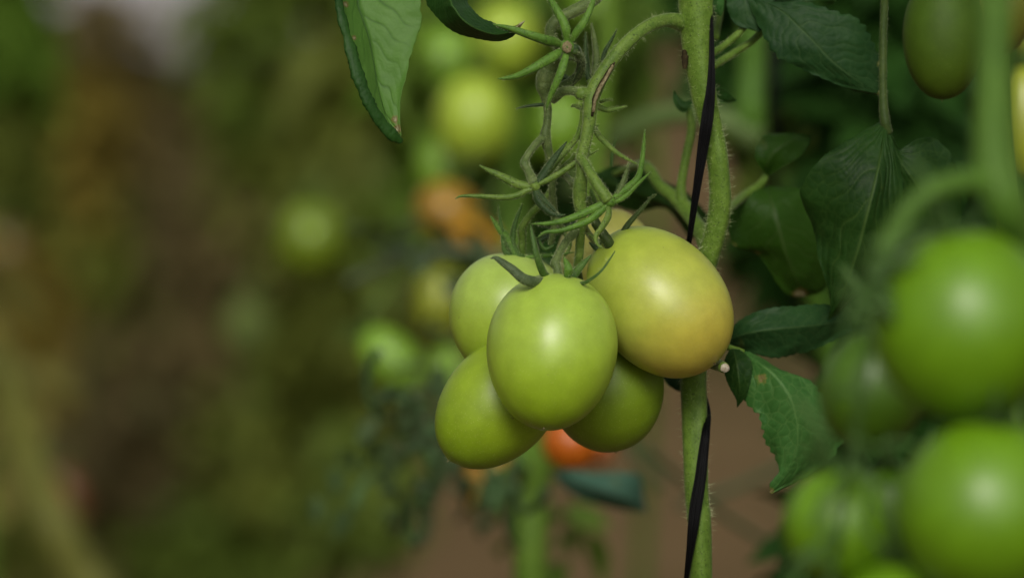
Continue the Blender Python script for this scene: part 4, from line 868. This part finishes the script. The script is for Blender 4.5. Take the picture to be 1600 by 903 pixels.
m = MB(); pt = [(*PW(-60, 380, 4.3), .009), (*PW(-20, 520, 4.2), .011), (*PW(22, 620, 4.1), .0135), (*PW(45, 720, 4.05), .0145), (*PW(80, 800, 4.0), .0145), (*PW(125, 900, 4.0), .0145), (*PW(170, 1000, 4.0), .0145)]
b_ = pt[-1]; pt += [(b_[0]+.04, b_[1]+.05, .25, .013), (b_[0]+.05, b_[1]+.05, -.02, .013)]
tube(m, pt, n=80, sides=14); m.build('main_stem', stem_mat('yellow_stem', (.11, .115, .02), (.14, .14, .028)), yl)
leaflets('foliage', [(tuple(PW(20, 640, 4.1)), (.02, .03, .04), 14), (tuple(PW(-60, 500, 4.2)), (.06, .06, .06), 30)], .06, FO['yellow'], yl, 97)
bfruit(100, 775, 2600, 44, 26, fm('fruit_far_red', (.16, .05, .012)), 'dark red blurred fruit beside the yellowing stem in the lower left corner', 79, (-.4, 1))
bfruit(6, 390, 2900, 40, 34, fm('fruit_far_orange', (.13, .09, .02)), 'brownish orange blurred fruit at the left edge', 80)

# pale sack lying far off
def sack():
    depth = 17.5; c = PW(255, 42, depth); g = Vector((c.x, c.y, 0)); root = empty('sack', g, 'pale grey blurred plastic sack lying far away at the upper left', 'sack')
    V = []; n, k = 28, 20; rg = np.random.default_rng(3); Lx, Rz = .52, .30
    for i in range(n+1):
        th = math.pi*i/n
        for j in range(k):
            f = 2*math.pi*j/k; x = -math.cos(th)*Lx; r = Rz*(math.sin(th)**.45)*(1+.08*math.sin(3*f+x*9)+.05*math.sin(x*23))
            V.append((c.x+x, c.y+math.cos(f)*r*1.1, max(0.004, Rz*.85+math.sin(f)*r)))
    F = [(i*k+j, i*k+(j+1) % k, (i+1)*k+(j+1) % k, (i+1)*k+j) for i in range(n) for j in range(k)]
    m = MB(); m.add(V, F); m.build('sack_body', plain('sack', (.30, .29, .30), (.42, .40, .42), 9, .6), root)
    m = MB(); tube(m, [(c.x+Lx*.96, c.y, Rz*.85, .05), (c.x+Lx*1.05, c.y, Rz*.9, .03), (c.x+Lx*1.2, c.y, Rz*1.0, .07)], n=12, sides=14, rough=.1); m.build('tied_neck', plain('sack_neck', (.25, .24, .25), (.36, .35, .36), 12, .6), root)
sack()

# ================================================================== GROUND
def ground():
    xs = np.concatenate([np.linspace(-60, -6, 14, endpoint=False), np.linspace(-6, 6, 121), np.linspace(6.5, 60, 14)])
    ys = np.concatenate([np.linspace(-20, -3, 8, endpoint=False), np.linspace(-3, 30, 200), np.linspace(32, 160, 30)])
    rg = np.random.default_rng(9); V = []
    for y in ys:
        for x in xs:
            z = .035*math.sin(x*2*math.pi/1.1+.4)+.012*math.sin(x*17+y*5)+.012*math.sin(y*13-x*3)+rg.normal(0, .006)
            V.append((x, y, z-.03))
    nx = len(xs); F = [(i*nx+j, i*nx+j+1, (i+1)*nx+j+1, (i+1)*nx+j) for i in range(len(ys)-1) for j in range(nx-1)]
    m = MB(); m.add(V, F)
    mt, nt, b, out = newmat('soil')
    c = ramp(nt, noise(nt, 1.1, 8, .6), [(.3, (.085, .056, .022)), (.7, (.20, .132, .062))])
    g = ramp(nt, noise(nt, .9, 5), [(.52, (0, 0, 0)), (.66, (1, 1, 1))]); c = mix(nt, g, c, (.05, .055, .012))
    nt.links.new(c, b.inputs['Base Color']); b.inputs['Roughness'].default_value = .95; b.inputs['Specular IOR Level'].default_value = .1
    bump(nt, b, noise(nt, 22, 7), .8, .03)
    o = m.build('ground', mt); o['kind'] = 'structure'
ground()

# ================================================================== LIGHT
SUN_EL, SUN_AZ = R(36), R(-6)        # azimuth measured from behind the camera
w = bpy.data.worlds.new('World'); scene.world = w; w.use_nodes = True; nt = w.node_tree; nt.nodes.clear()
sky = nt.nodes.new('ShaderNodeTexSky'); sky.sky_type = 'NISHITA'; sky.sun_disc = False
sky.sun_elevation = SUN_EL; sky.sun_rotation = math.pi+SUN_AZ; sky.air_density = 1.0; sky.dust_density = 5.0; sky.ozone_density = 1.0
hs = nt.nodes.new('ShaderNodeHueSaturation'); hs.inputs['Saturation'].default_value = .10; nt.links.new(sky.outputs[0], hs.inputs['Color'])
bg = nt.nodes.new('ShaderNodeBackground'); bg.inputs['Strength'].default_value = .078; nt.links.new(hs.outputs[0], bg.inputs[0])
ow = nt.nodes.new('ShaderNodeOutputWorld'); nt.links.new(bg.outputs[0], ow.inputs[0])
sd = bpy.data.lights.new('sun', 'SUN'); so = bpy.data.objects.new('sun', sd); COL.objects.link(so)
sd.energy = 1.65; sd.angle = R(20); sd.color = (1, .94, .82)
dirv = Vector((math.sin(SUN_AZ)*math.cos(SUN_EL), -math.cos(SUN_AZ)*math.cos(SUN_EL), math.sin(SUN_EL)))   # towards the sun, behind the camera
so.rotation_euler = dirv.to_track_quat('Z', 'Y').to_euler(); so.location = (0, -6, 6)
scene.view_settings.view_transform = 'Standard'; scene.view_settings.look = 'None'
scene.view_settings.exposure = 0.0; scene.view_settings.gamma = 1.0; scene.view_settings.use_curve_mapping = False
scene.render.engine = 'CYCLES'; scene.cycles.use_denoising = True; scene.cycles.max_bounces = 8; scene.cycles.transparent_max_bounces = 6
scene.cycles.sample_clamp_indirect = 6
